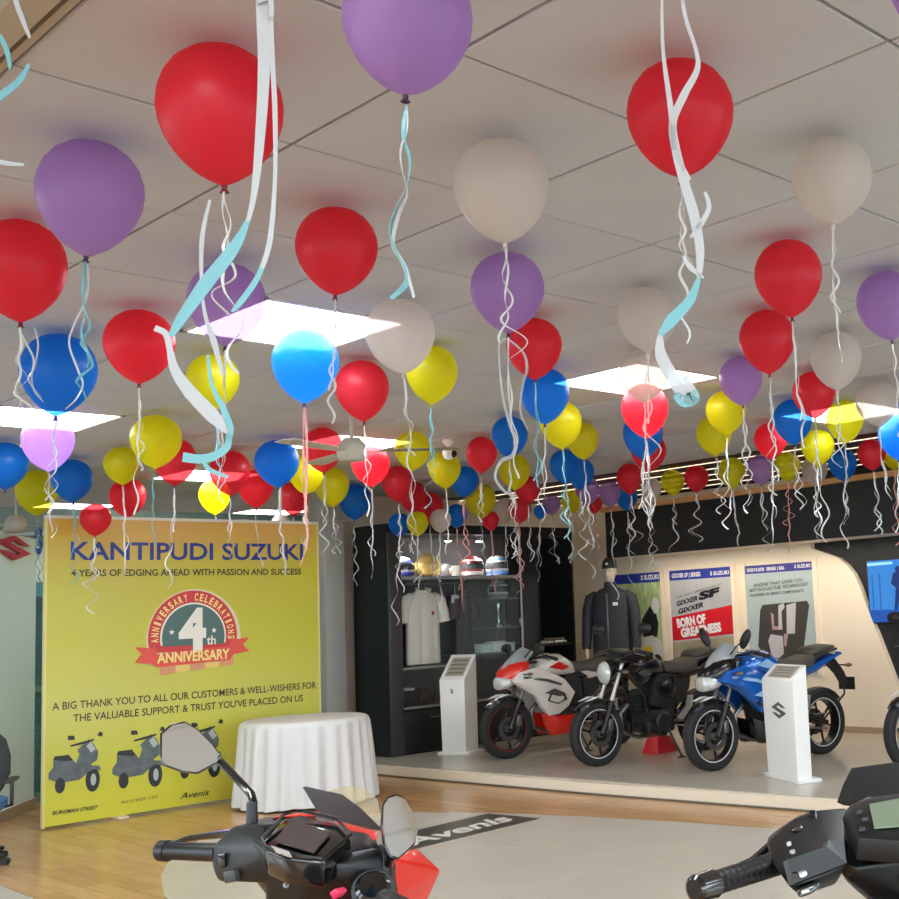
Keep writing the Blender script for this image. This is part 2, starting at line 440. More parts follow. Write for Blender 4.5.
# black fascia with wood top trim and pale soffit
struct('fascia', MB().box((10.27, 2.0, 2.14), (10.31, 10.24, 2.70)), m_black)
struct('trim_3', MB().box((10.18, 2.0, 2.69), (10.33, 10.24, 2.745)), m_woodtrim)
struct('soffit', MB().box((10.45, 2.0, 2.15), (10.98, 10.24, 2.2)), m_cream)
cv_ = thing('wall_fill_strip', 'added unseen fill strip behind the black fascia brightening the posters', 'light', (10.38, 7.0, 2.2))  # unseen strip, added to brighten the poster wall
MB().box((-.03, -3.1, -.02), (.03, 3.1, -.001)).build('housing', m_white, cv_, smooth=0)
MB().box((-.02, -3.08, -.024), (.02, 3.08, -.02)).build('diffuser', mat('wall_fill', (255, 240, 215), .5, emit=(255, 230, 196), strength=5), cv_, smooth=0)
for yy in (5.0, 7.0, 9.0):  # added fill lamps along the strip, aimed at the posters
    ld = bpy.data.lights.new('wall_fill', 'AREA'); ld.shape = 'RECTANGLE'; ld.size = .06; ld.size_y = 1.9; ld.energy = 8; ld.color = (1, .88, .72)
    lo = bpy.data.objects.new('wall_fill', ld); C.objects.link(lo); lo.location = (10.38, yy, 2.165); lo.rotation_euler = (0, -.35, 0)
# floor lettering strip
q = [on_z(*p_, .0045) for p_ in [(398, 853), (401, 834), (488, 813.5), (540, 818.5)]]
fs_ = MB().slab([Vector((v.x, v.y, .0045)) for v in q], (0, 0, .0015)).build('floor_sticker', mat('vinyl_black', (66, 62, 52), .3), None, smooth=0)
tag(fs_, 'black slanted floor sticker with white lettering on the pale tiles', 'floor sign')
text_on('lettering', 'Avenis', on_z(411, 846, .006), on_z(514, 819.8, .006), .24, (0, 0, 1), mat('vinyl_white', (226, 224, 216), .4), fs_, bold=.03, lift=.001, slant=.5)
# cool white wall panel with red emblem at the office side
A = Vector((3.05, 10.02, 0)); B = Vector((4.23, 11.55, 0)); dn = (B - A).normalized(); nn = Vector((dn.y, -dn.x, 0))
wl = MB(); wl.slab([A, B, B - nn * .12, A - nn * .12], (0, 0, 2.40))
wl = struct('wall_partition', wl, m_teal, smooth=0)
struct('baseboard_left', MB().slab([A + nn * .015 + dn * 0, B + nn * .015, B, A], (0, 0, 0.09)), m_tan, smooth=0)
def on_panel(px, py):
    r = ray(px, py); t = (A - O).dot(nn) / r.dot(nn); return O + r * t
e0, e1 = on_panel(0, 546), on_panel(28, 548)
ec = on_panel(5, 545); hw = (e1 - on_panel(12, 548)).dot(dn); ec = on_panel(12, 548)
em = thing('wall_emblem', 'red angular emblem sign on the cool white wall panel beside the banner', 'sign', tuple(ec))
MB().prism(EMB, lambda u, v: dn * (u * hw) + Vector((0, 0, v * 0.105)), nn * 0.03).build('emblem_plate', mat('emblem_red', (200, 30, 55), 0.35), em, smooth=0)

# glazed office partition behind the banner
gp = struct('window_1', MB().box((4.0, 11.9, 0), (4.06, 11.98, 2.45)).box((4.0, 11.9, 2.36), (7.15, 11.98, 2.46)).box((4.0, 11.9, 0), (7.15, 11.98, 0.08)).box((4.0, 11.9, 1.0), (7.15, 11.98, 1.06))
            .box((5.2, 11.9, 0), (5.26, 11.98, 2.4)).box((6.35, 11.9, 0), (6.4, 11.98, 2.4)).box((4.0, 11.9, 2.02), (7.15, 11.98, 2.06)).box((3.9, 11.88, 2.5), (7.15, 11.98, 2.72)), mat('window_frame', (112, 134, 132), 0.4, 0.2))
for (a, b) in ((4.06, 5.2), (5.26, 6.35), (6.4, 7.15)):
    MB().box((a, 11.93, 0.08), (b, 11.945, 2.36)).build('pane', m_tealglass, gp, smooth=0)
struct('pillar', MB().rbox((7.1, 11.35, 0), (7.34, 11.62, CEIL), 0.01), mat('pillar_grey', (176, 174, 168), 0.4))
c0 = on_y(34, 553, 11.88); c1 = on_y(42.5, 553, 11.88)
sb = MB().box((3.9, 11.885, 2.02), (4.9, 11.9, 2.36)); sb = sb.build('sign_board', m_teal); tag(sb, 'pale sign board with a blue letter mostly hidden behind the banner', 'sign')
text_on('lettering', 'S', c0, c1, 0.22, (0, -1, 0), mat('sign_blue', (20, 60, 170), 0.5), sb, bold=0.05)
# office furniture seen dimly through the glass and past the banner edge
t = thing('office_shelf', 'dark office shelf unit half hidden between wall panel and banner', 'shelf', (4.5, 12.3, 0))
b = MB().box((-.35, 0, 0), (-.32, .4, 1.9)).box((.32, 0, 0), (.35, .4, 1.9)).box((-.35, .38, 0), (.35, .4, 1.9)).build('carcass', m_blackm, t)
for z in (.02, .45, .9, 1.35, 1.88): MB().box((-.32, 0, z), (.32, .38, z + .02)).build('shelf_board', mat('shelf_navy', (30, 44, 74), .5), t)
for (z, c, nm) in ((.47, (40, 60, 110), 'blue'), (.92, (150, 150, 60), 'mustard'), (1.37, (60, 60, 62), 'grey')):
    for k, (hh_, wh) in enumerate(((.24, 'at the partition end'), (.29, 'tallest'), (.20, 'lowest'))):
        o = MB().rbox((-.07, .05, 0), (.06, .33, hh_), .004).build('file_box', mat('file_%d_%d_%d' % c, c, .6), None, loc=(4.5 - .2 + k * .17, 12.3, z + .003))
        tag(o, nm + ' file box ' + wh + ' in its row on the dark office shelf', 'box', 'file boxes on the office shelf')
# ================================================================ BANNER
def banner_mat():
    mt = mat('banner_print', (208, 200, 62), 0.32)
    nt = mt.node_tree; b = nt.nodes['Principled BSDF']
    tc = nt.nodes.new('ShaderNodeTexCoord'); sp = nt.nodes.new('ShaderNodeSeparateXYZ'); nt.links.new(tc.outputs['Object'], sp.inputs[0])
    def ramp(src, pts):
        r = nt.nodes.new('ShaderNodeValToRGB'); e = r.color_ramp.elements
        e[0].position, e[0].color = pts[0][0], (*lin(pts[0][1]), 1); e[1].position, e[1].color = pts[-1][0], (*lin(pts[-1][1]), 1)
        for p, c in pts[1:-1]: q = e.new(p); q.color = (*lin(c), 1)
        nt.links.new(src, r.inputs[0]); return r
    def mr(src, lo, hi):
        n = nt.nodes.new('ShaderNodeMapRange'); n.inputs[1].default_value = lo; n.inputs[2].default_value = hi; nt.links.new(src, n.inputs[0]); return n.outputs[0]
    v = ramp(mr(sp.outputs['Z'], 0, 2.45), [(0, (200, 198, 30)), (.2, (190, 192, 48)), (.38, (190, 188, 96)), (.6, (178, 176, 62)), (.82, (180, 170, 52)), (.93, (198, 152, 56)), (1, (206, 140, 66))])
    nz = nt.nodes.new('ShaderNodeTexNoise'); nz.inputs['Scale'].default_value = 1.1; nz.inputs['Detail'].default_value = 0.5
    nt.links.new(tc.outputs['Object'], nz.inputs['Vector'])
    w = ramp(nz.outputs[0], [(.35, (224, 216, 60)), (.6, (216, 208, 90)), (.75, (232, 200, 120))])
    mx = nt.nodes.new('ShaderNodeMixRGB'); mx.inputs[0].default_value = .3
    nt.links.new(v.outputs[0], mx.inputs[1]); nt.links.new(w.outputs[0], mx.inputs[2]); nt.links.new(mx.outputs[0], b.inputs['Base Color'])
    return mt
BY = 10.15
bn = thing('banner_stand', 'large yellow anniversary banner with blue title standing on the wood floor', 'banner', (3.79, BY, 0))
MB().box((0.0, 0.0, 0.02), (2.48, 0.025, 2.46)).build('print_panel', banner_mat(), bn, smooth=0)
m_edge = mat('banner_edge', (212, 204, 130), 0.4)
for x in (-.01, 2.47): MB().box((x, -.005, 0.01), (x + .02, 0.03, 2.47)).build('side_rail', m_edge, bn, smooth=0)
MB().box((-.01, -.008, 2.46), (2.49, 0.034, 2.485)).build('top_rail', mat('top_rail', (214, 210, 196), .35), bn, smooth=0)
for x in (0.55, 1.9):
    MB().rbox((x, -0.10, 0.0), (x + .09, .3, 0.022), .01).build('foot', mat('foot_cream', (222, 206, 176), .4), bn)
b0 = Vector((3.79, BY, 0)); BN = Vector((0, -1, 0))
def bpt(px, py): return on_y(px, py, BY) - b0
def btext(s, l, r, h, m, bold=0.02, name='lettering', slant=0, sp=1):
    a, c = bpt(*l), bpt(*r)
    return text_on(name, s, a, c, h, BN, m, bn, bold=bold, lift=.003, slant=slant)
m_navy = mat('print_navy', (30, 52, 132), .4); m_ink = mat('print_ink', (66, 62, 40), .45); m_ink2 = mat('print_dark', (52, 50, 34), .45)
btext('KANTIPUDI SUZUKI', (70.5, 559.5), (303, 559.5), .145, m_navy, .02, 'title_lettering')
btext('4 YEARS OF EDGING AHEAD WITH PASSION AND SUCCESS', (71, 576.3), (301, 574.5), .055, m_ink2, .02)
btext('A BIG THANK YOU TO ALL OUR CUSTOMERS & WELL-WISHERS FOR', (52, 710.5), (316, 688), .06, m_ink, .012)
btext("THE VALUABLE SUPPORT & TRUST YOU'VE PLACED ON US", (73, 722), (303, 701), .06, m_ink, .012)
# anniversary badge
cb = bpt(193.5, 637); sx = 0.40
def bface(name, poly, m, lift, parent=bn):
    return MB().prism([(cb.x + u, cb.z + v) for u, v in poly], lambda u, v: Vector((u, -lift, v)), (0, .0016, 0)).build(name, m, parent, smooth=0)
def disc(r, n=48, a0=0, a1=2 * PI): return [(r * math.cos(a0 + (a1 - a0) * k / n), r * math.sin(a0 + (a1 - a0) * k / n)) for k in range(n + (0 if a1 - a0 >= 2 * PI - .01 else 1))]
m_bred = mat('badge_red', (205, 60, 62), .45); m_bslate = mat('badge_slate', (80, 108, 104), .45); m_bwhite = mat('badge_white', (232, 228, 214), .45)
m_bgold = mat('badge_gold', (240, 220, 140), .45); m_bred2 = mat('badge_ribbon', (222, 84, 70), .45)
bface('badge_halo', [(u + .012, v - .012) for u, v in disc(.43, 48, -.32, PI + .32)], mat('badge_halo', (216, 208, 170), .5), .002)
bface('badge_disc', disc(.405, 48, -.30, PI + .30), m_bred, .004)
bface('badge_line', disc(.30, 48, -.2, PI + .2), m_bwhite, .006)
bface('badge_centre', disc(.285, 48, -.25, PI + .25), m_bslate, .008)
for k in range(5):
    x = -.27 + k * .12 if k else -.27
    bface('badge_fold', [(-.3 + k * .135, -.20), (-.17 + k * .135, -.20), (-.17 + k * .135, -.30 + .01 * k), (-.3 + k * .135, -.31 + .01 * k)], (mat('fold_gold', (228, 200, 110), .5) if k % 2 else mat('fold_rose', (214, 150, 110), .5)), .005)
bface('badge_ribbon', [(-.52, -.06), (-.36, -.08), (-.36, -.02), (-.33, -.13), (.33, -.09), (.36, 0.01), (.36, -.04), (.52, -.03), (.46, -.09), (.52, -.15), (.37, -.17), (.33, -.22), (-.33, -.24), (-.38, -.21), (-.52, -.19), (-.46, -.12)], m_bred2, .010)
def btxt(s, x0, x1, z, h, m, bold=.03, lift=.013, name='lettering'):
    return text_on(name, s, (cb.x + x0, 0, cb.z + z), (cb.x + x1, 0, cb.z + z), h, BN, m, bn, bold=bold, lift=lift)
btxt('ANNIVERSARY', -.33, .33, -.205, .085, m_bgold)
btxt('4', -.14, .11, -.095, .33, m_bwhite, .05)
btxt('th', .115, .20, -.07, .075, m_bwhite, .02)
for u in (-.2, .185):
    st = [((.026 if k % 2 == 0 else .011) * math.sin(2 * PI * k / 10) + u, (.026 if k % 2 == 0 else .011) * math.cos(2 * PI * k / 10) + .05) for k in range(10)]
    bface('badge_star', st, m_bwhite, .011)
arcs = [MB(), MB()]; s = 'ANNIVERSARY CELEBRATIONS'
for k, ch in enumerate(s):
    if ch == ' ': continue
    a = PI + .12 - (PI + .24) * (k + .5) / len(s)
    vs, fs = text_verts(ch, .03); w = max(v.x for v in vs) - min(v.x for v in vs); mx = (max(v.x for v in vs) + min(v.x for v in vs)) / 2
    kx = .032 / max(w, .25); ky = .062 / .7; er = (math.cos(a), math.sin(a)); et = (math.sin(a), -math.cos(a))
    arcs[k > 11].add([(cb.x + er[0] * (.318 + v.y * ky) + et[0] * (v.x - mx) * kx, -.0075, cb.z + er[1] * (.318 + v.y * ky) + et[1] * (v.x - mx) * kx) for v in vs], fs)
for arc in arcs: arc.build('arc_lettering', m_bgold, bn, smooth=0)
# printed scooters along the foot of the banner
m_ps = mat('print_scooter', (92, 102, 104), .5, noise=.25, scale=14); m_pd = mat('print_tyre', (40, 44, 46), .5); m_pl = mat('print_light', (176, 184, 180), .5)
def print_scooter(px, py, w, flip=1):
    c = bpt(px, py); k = w
    def F(name, poly, m, lift):
        MB().prism([(c.x + flip * u * k, c.z + v * k) for u, v in poly], lambda u, v: Vector((u, -lift, v)), (0, .0015, 0)).build(name, m, bn, smooth=0)
    F('printed_body', [(-.5, .02), (-.42, .12), (-.42, .27), (-.12, .27), (-.02, .14), (.04, .3), (.0, .38), (.1, .46), (.2, .55), (.3, .45), (.38, .3), (.36, .16), (.26, .1), (.2, -.05), (.05, -.16), (-.32, -.18), (-.5, -.08)], m_ps, .003)
    F('printed_seat', [(-.42, .25), (-.40, .31), (-.15, .31), (-.08, .2), (-.2, .2)], m_pd, .005)
    F('printed_wheel', [(.28 + .13 * math.cos(a * PI / 9), -.19 + .22 * math.sin(a * PI / 9)) for a in range(18)], m_pd, .004)
    F('printed_wheel', [(-.3 + .09 * math.cos(a * PI / 9), -.22 + .14 * math.sin(a * PI / 9)) for a in range(18)], m_pd, .004)
    F('printed_hub', [(.29 + .05 * math.cos(a * PI / 6), -.19 + .11 * math.sin(a * PI / 6)) for a in range(12)], m_pl, .006)
    F('printed_fender', [(.1, .0), (.2, .08), (.4, .05), (.43, -.05), (.3, .0), (.16, -.06)], m_ps, .0055)
    F('printed_lamp', [(.16, .43), (.24, .5), (.33, .36), (.25, .3)], m_pl, .006)
    F('printed_mirror', [(-.16, .57), (-.04, .57), (-.06, .64), (-.17, .65)], m_pd, .004)
    F('printed_mirror', [(.36, .6), (.45, .57), (.46, .64), (.4, .67)], m_pd, .004)
    F('printed_handlebar', [(-.12, .45), (.1, .47), (.3, .52), (.3, .55), (.05, .51), (-.12, .48)], m_pd, .005)
print_scooter(77, 771, .44); print_scooter(140, 766, .46); print_scooter(200, 757, .46); print_scooter(258, 752, .44)
btext('BURGMAN STREET', (52, 815), (97, 809), .028, m_ink2, .03, slant=.3)
btext('ACCESS 125', (120, 804), (157, 798), .022, m_ink2, .0, slant=.3)
btext('Avenis', (180, 799), (208, 795), .05, m_ink2, .015, slant=.4)

# ================================================================ POSTERS ON THE DISPLAY WALL
WX = 10.98
m_pblue = mat('poster_blue', (38, 58, 160), .4); m_pgrey = mat('poster_grey', (196, 198, 196), .4); m_pwhite = mat('print_white', (240, 240, 238), .4)
m_pred = mat('poster_red', (214, 24, 40), .4); m_pink = mat('print_black', (24, 24, 26), .4)
def poster(y_l, y_r, zt, zb, label):
    """y_l > y_r; returns thing and mapping u (0..1 left->right), v (0 bottom..1 top)"""
    t = thing('poster', label, 'poster', (WX, (y_l + y_r) / 2, zb)); w = y_l - y_r; h = zt - zb
    MB().box((-.02, -w / 2, 0), (0, w / 2, h)).build('board', None, t, smooth=0)
    for y0 in (-w / 2 - .06, w / 2 + .005): MB().box((-.03, y0, -.02), (0, y0 + .055, h + .04)).build('side_frame', m_cream, t, smooth=0)
    def M(u, v, l=.021): return Vector((-l, w / 2 - u * w, v * h))
    def face(name, poly, m, l=.0215): return MB().slab([M(u, v, l) for u, v in poly], (.001, 0, 0)).build(name, m, t, smooth=0)
    def txt(s, u0, v0, u1, v1, hh, m, bold=.02, l=.024, slant=0): return text_on('lettering', s, M(u0, v0, 0), M(u1, v1, 0), hh * h, (-1, 0, 0), m, t, bold=bold, lift=l, slant=slant)
    return t, face, txt, M
# poster 1, behind the mannequin
t, face, txt, M = poster(10.86, 10.02, 1.96, 0.75, 'poster of a rider among green grass behind the dark jacket mannequin')
t.children[0].data.materials.append(mat('poster_meadow', (176, 196, 140), .45, noise=.35, scale=9, stretch=(1, 4, .8)))
face('blue_band', [(0, .90), (1, .90), (1, 1), (0, 1)], m_pblue)
txt('S SUZUKI', .62, .93, .98, .93, .045, m_pwhite, .04)
m_rb = mat('rider_black', (34, 34, 36), .5); m_bw = mat('bike_print_white', (214, 214, 210), .5); m_by = mat('bike_print_yellow', (236, 206, 30), .5)
face('printed_rider', [(.62, .30), (.60, .52), (.70, .60), (.78, .66), (.88, .60), (.93, .48), (.90, .36), (.82, .30)], m_rb, .022)
face('printed_helmet', [(.80, .64), (.84, .74), (.92, .74), (.97, .66), (.93, .58), (.86, .58)], m_bw, .0225)
face('printed_bike', [(.55, .16), (.60, .34), (.80, .36), (.97, .30), (1, .18), (.95, .08), (.6, .06)], m_bw, .0228)
face('printed_fairing', [(.58, .10), (.62, .24), (.78, .26), (.80, .14), (.72, .06)], m_by, .0235)
face('printed_wheel', [(.88 + .09 * math.cos(a * PI / 8), .10 + .07 * math.sin(a * PI / 8)) for a in range(16)], m_rb, .024)
# poster 2
t, face, txt, M = poster(9.86, 8.9, 1.96, 0.72, 'poster with a red slogan block in the middle of the display wall')
t.children[0].data.materials.append(mat('poster_silver', (186, 188, 190), .4, noise=.12, scale=1.5))
face('blue_band', [(0, .905), (1, .905), (1, 1), (0, 1)], m_pblue)
txt('GIXXER SF | SERIES', .04, .93, .52, .93, .04, m_pwhite, .03); txt('S SUZUKI', .68, .93, .98, .93, .035, m_pwhite, .03)
txt('THE NEXT GENERATION OF', .10, .725, .85, .835, .016, m_pink, 0, slant=.3)
txt('GIXXER', .10, .65, .46, .70, .045, m_pink, .04, slant=.35); txt('SF', .47, .70, .80, .74, .07, m_pink, .06, slant=.35)
txt('GIXXER', .12, .575, .55, .635, .045, m_pink, .04, slant=.35)
face('red_block', [(.01, .315), (.01, .545), (1, .64), (1, .37)], m_pred, .022)
txt('BORN OF', .10, .445, .58, .485, .08, m_pwhite, .06, l=.026, slant=-.05); txt('GREATNESS', .16, .35, .82, .40, .08, m_pwhite, .06, l=.026, slant=-.05)
face('sand_strip', [(0, 0), (1, 0), (1, .35), (0, .30)], mat('poster_sand', (160, 152, 124), .5, noise=.2, scale=4), .0218)
# poster 3
t, face, txt, M = poster(8.68, 7.74, 1.95, 0.72, 'pale grey poster showing a technical cutaway part beside the curved panel end')
t.children[0].data.materials.append(mat('poster_pale', (176, 190, 190), .4, noise=.08, scale=2))
face('blue_band', [(0, .925), (1, .925), (1, 1), (0, 1)], mat('poster_violet', (62, 60, 150), .4))
txt('GIXXER SF & GIXXER', .03, .945, .3, .945, .03, m_pwhite, .03); txt('SERIES | BS6', .33, .945, .6, .945, .03, m_pwhite, .03); txt('S SUZUKI', .75, .95, .98, .95, .03, m_pwhite, .03)
m_pg = mat('print_grey', (84, 88, 88), .5)
txt('ENGINE THAT GIVES YOU', .12, .80, .86, .825, .03, m_pg, .01, slant=.25); txt('BEST IN CLASS FUEL TECHNOLOGY', .05, .755, .93, .785, .03, m_pg, .01, slant=.25); txt('POWERED BY SMART COMPONENTS', .06, .71, .86, .73, .026, m_pg, .01, slant=.25)
face('dark_inset', [(.14, .25), (.20, .58), (.24, .63), (.90, .65), (.93, .61), (.78, .12), (.30, .12)], mat('inset_dark', (66, 62, 58), .5), .022)
m_pk = mat('cutaway_pink', (186, 150, 150), .5); m_pk2 = mat('cutaway_grey', (196, 192, 196), .5)
face('printed_part', [(.60, .62), (.74, .64), (.70, .36), (.58, .36)], m_pk2, .0235)
face('printed_part', [(.48, .62), (.56, .64), (.57, .6), (.52, .56), (.52, .40), (.46, .40)], m_pk2, .0236)
face('printed_part', [(.36, .56), (.37, .40), (.50, .40), (.50, .55), (.47, .54), (.47, .43), (.40, .43), (.40, .54)], m_pk, .0235)
face('printed_part', [(.30, .30), (.34, .36), (.52, .34), (.52, .18), (.44, .14), (.34, .16)], m_pk2, .0238)
face('printed_part', [(.54, .36), (.60, .36), (.56, .24), (.53, .26)], m_pk, .0237)

# ================================================================ WALL SCREEN
a, c = on_x(868.5, 561.5, 11.02), on_x(868.5, 622.5, 11.02)
ty, tz1, tz0 = a.y, a.z, c.z; tw = (tz1 - tz0) * 1.72
t = thing('television', 'wall screen showing a blue scene with a standing figure on the black wall', 'television', (11.05, ty - tw / 2, (tz0 + tz1) / 2))
hh = (tz1 - tz0) / 2
MB().rbox((-.06, -tw / 2 - .015, -hh - .015), (-.003, tw / 2 + .015, hh + .015), .008).build('housing', m_black, t)
def scr(name, poly, rgb, st, l):
    MB().slab([Vector((-l, tw / 2 - u * tw, -hh + v * 2 * hh)) for u, v in poly], (.001, 0, 0)).build(name, mat('screen_%d_%d_%d' % rgb, (5, 5, 8), .2, emit=rgb, strength=st), t, smooth=0)
scr('screen', [(0, 0), (1, 0), (1, 1), (0, 1)], (52, 128, 206), .9, .062)
scr('screen_floor', [(0, 0), (1, 0), (1, .18), (0, .20)], (24, 78, 168), .9, .064)
scr('screen_glow', [(.0, .92), (.28, .93), (.28, .97), (.0, .97)], (150, 214, 240), 1, .064)
for u in (.04, .12): scr('screen_post', [(u, .2), (u + .012, .2), (u + .012, .78), (u, .78)], (30, 90, 170), .9, .064)
scr('screen_figure', [(.27, .18), (.30, .55), (.25, .62), (.28, .78), (.31, .80), (.30, .87), (.34, .9), (.37, .86), (.36, .8), (.40, .76), (.41, .6), (.38, .5), (.40, .18), (.35, .2), (.34, .45), (.31, .2)], (16, 44, 104), .9, .066)
scr('screen_desk', [(.55, .22), (.58, .36), (.9, .36), (.92, .2)], (18, 40, 90), .9, .066)

# ================================================================ SLIM WHITE PLINTHS
m_plinth = mat('plinth_white', (232, 230, 224), .3)
def plinth(fl, fr, bk, front_top, back_top, label):
    """fl, fr: front foot corners; bk: depth direction length"""
    fl, fr = Vector(fl), Vector(fr); ex = (fr - fl).normalized(); w = (fr - fl).length; ey = Vector((-ex.y, ex.x, 0))
    t = thing('display_plinth', label, 'display stand', tuple((fl + fr) / 2 + ey * bk / 2), math.atan2(ex.y, ex.x), group='display plinths')
    h = w / 2; d = bk / 2; ft, bt = front_top - .1, back_top - .1
    MB().hull([(-h, -d, 0), (h, -d, 0), (h, d, 0), (-h, d, 0), (-h * 1.12, -d, ft), (h * 1.02, -d, ft), (h * 1.02, d, bt), (-h * 1.12, d, bt)], .004, 1).build('body', m_plinth, t)
    MB().rbox((-h - .05, -d - .02, 0), (h + .05, d + .06, .03), .005).build('base_plate', m_plinth, t)
    sl = Vector((0, 2 * d, bt - ft)); n = Vector((0, -(bt - ft), 2 * d)).normalized(); p = Vector((0, -d, ft))
    q = [p + sl * .14 + Vector((-h * .78, 0, 0)), p + sl * .14 + Vector((h * .78, 0, 0)), p + sl * .86 + Vector((h * .78, 0, 0)), p + sl * .86 + Vector((-h * .78, 0, 0))]
    MB().slab([v + n * .002 for v in q], n * .004).build('info_sheet', mat('info_sheet', (176, 168, 152), .3, noise=.08, scale=20), t, smooth=0)
    for k in range(4):
        z0 = p + sl * (.22 + .16 * k); MB().slab([z0 + n * .0065 + Vector((-h * .66, 0, 0)), z0 + n * .0065 + Vector((h * .66, 0, 0)), z0 + sl * .07 + n * .0065 + Vector((h * .66, 0, 0)), z0 + sl * .07 + n * .0065 + Vector((-h * .66, 0, 0))], n * .001).build('text_block', mat('text_block', (128, 122, 110), .4), t, smooth=0)
    return t, h, d, ft
g = lambda px, py, z=.1: on_z(px, py, z)
t, h, d, ft = plinth(g(442.5, 755), g(466, 755), .26, 0.87, 1.12, 'slim white plinth with slanted top before the dark display cabinet')
MB().prism(EMB, lambda u, v: Vector((-h * .05 + u * .022, -d - .004, ft - .12 + v * .026)), (0, .004, 0)).build('emblem', mat('emblem_dark', (120, 118, 112), .35, .4), t, smooth=0)
t, h, d, ft = plinth(g(768.5, 776.5), g(798, 783.5), .13, 0.89, 1.01, 'slim white plinth with grey emblem in front of the blue motorcycle')
MB().prism(EMB, lambda u, v: Vector((u * h * .5, -d - .004, ft - .24 + v * .066)), (0, .004, 0)).build('emblem', mat('emblem_grey', (128, 124, 116), .35, .5), t, smooth=0)

# ================================================================ TABLE WITH CLOTH
tc_ = Vector((5.66, 9.40, 0)); TS = .965
t = thing('round_table', 'round table standing under the long white cloth by the yellow banner', 'table', tuple(tc_)); t.scale = (.95, .95, .955)
MB().lathe([(.001, .71), (.5, .71), (.51, .72), (.5, .735), (.001, .735)], 32).build('tabletop', mat('table_wood', (150, 110, 70), .5), t)
for k in range(3):
    a = k * 2 * PI / 3 + .4; MB().tube([(.38 * math.cos(a), .38 * math.sin(a), 0), (.30 * math.cos(a), .30 * math.sin(a), .71)], .018, 8).build('leg', m_grey, t)
NF = 26
def cloth():
    mb = MB(); n = 312; rings = []
    fr = [R.uniform(.7, 1.3) for _ in range(NF)]; ph = [R.uniform(-.06, .06) for _ in range(NF)]
    levels = [(0.001, .745, 0), (.3, .745, 0), (.48, .744, 0), (.52, .740, 0), (.545, .725, .1), (.555, .69, .3), (.56, .6, .6), (.57, .45, .85), (.585, .25, 1), (.6, .1, 1.1), (.605, .02, 1.15)]
    for r, z, f in levels:
        ring = []
        for k in range(n):
            a = 2 * PI * k / n; q = a / (2 * PI) * NF; i = int(q) % NF
            w = math.cos(2 * PI * q + ph[i] * 6) * .5 * fr[i] + .25 * math.cos(2 * PI * q * .5 + 1)
            ring.append(Vector(((r + f * .036 * w) * math.cos(a), (r + f * .036 * w) * math.sin(a), z + (f * .008 * math.sin(5 * a) if z < .1 else 0))))
        rings.append(ring)
    return mb.rings(rings, caps=False)
o = cloth().build('tablecloth', mat('white_satin', (214, 212, 208), .5, bump=.04, scale=30), smooth=60, loc=tuple(tc_)); o.scale = (.975, .975, .96); tag(o, 'long pleated white cloth over the round table beside the banner', 'tablecloth')

# ================================================================ DISPLAY CABINET
CY = 10.7
cab = thing('display_cabinet', 'tall black and grey lit display cabinet holding helmets and a shirt', 'cabinet', (7.43, CY, .1))
L, D, Hh = 2.71, .62, 2.34
mcb = mat('cabinet_black', (9, 10, 11), .45); mcg = mat('cabinet_grey', (96, 98, 98), .45, noise=.05)
MB().box((0, 0.002, 0), (.03, D, Hh)).build('side_panel', mcb, cab, smooth=0)
MB().rbox((.0, -.03, 0), (.165, .0, Hh), .004).build('post', mat('post_grey', (66, 66, 64), .35, .3), cab)
MB().rbox((1.86, -.02, 0), (2.12, .02, Hh), .004).build('post', mat('post_dark', (36, 38, 40), .35, .3), cab)
MB().box((2.68, 0, 0), (2.71, D, Hh)).build('side_panel', mcb, cab, smooth=0)
MB().box((.03, D - .03, 0), (2.68, D, Hh)).build('back_panel', mcg, cab, smooth=0)
MB().box((2.12, D - .05, 0.0), (2.68, D - .032, Hh)).build('niche_back', mcb, cab, smooth=0)
MB().box((.0, 0, Hh), (2.71, D, Hh + .1)).build('header', mcb, cab, smooth=0)
MB().box((.03, .0, 0), (2.68, D - .03, .46)).build('plinth_drawer', mcb, cab, smooth=0)
for x0, x1 in ((.17, 1.0), (1.01, 1.85)):
    q = MB().rbox((x0, -.012, .03), (x1, .0, .44), .003).build('drawer_front', mcb, cab)
    MB().rbox(((x0 + x1) / 2 - .08, -.03, .36), ((x0 + x1) / 2 + .08, -.012, .372), .003).build('handle', m_grey, q)
msh = mat('shelf_metal', (150, 150, 148), .3, .3); msg = see_through('shelf_glass', (190, 205, 205), .55, .05, (220, 235, 235))
MB().box((.03, .0, 1.84), (1.86, D - .03, 1.875)).build('shelf', msh, cab, smooth=0)
MB().box((.03, .02, .88), (1.0, D - .03, .905)).build('shelf', msh, cab, smooth=0)
MB().box((.03, .0, .47), (1.86, D - .03, .49)).build('shelf', msh, cab, smooth=0)
for z in (1.60, 1.27): MB().box((1.36, .03, z), (1.84, D - .05, z + .012)).build('shelf', msg, cab, smooth=0)
MB().box((1.1, .03, .98), (1.86, D - .05, 1.0)).build('shelf', msg, cab, smooth=0)
MB().box((2.12, .04, 1.03), (2.68, D - .05, 1.055)).build('shelf', mcb, cab, smooth=0)
MB().tube([(.04, .3, 1.80), (1.3, .3, 1.80)], .012, 10).build('hanging_rail', m_grey, cab)
MB().rbox((1.0, -.006, .92), (1.82, 0.002, 1.83), .002).build('glass_door', m_glass, cab)
MB().box((1.835, -.03, .5), (1.85, -.012, 2.4)).build('glass_edge', mat('edge_light', (180, 184, 184), .2), cab, smooth=0)
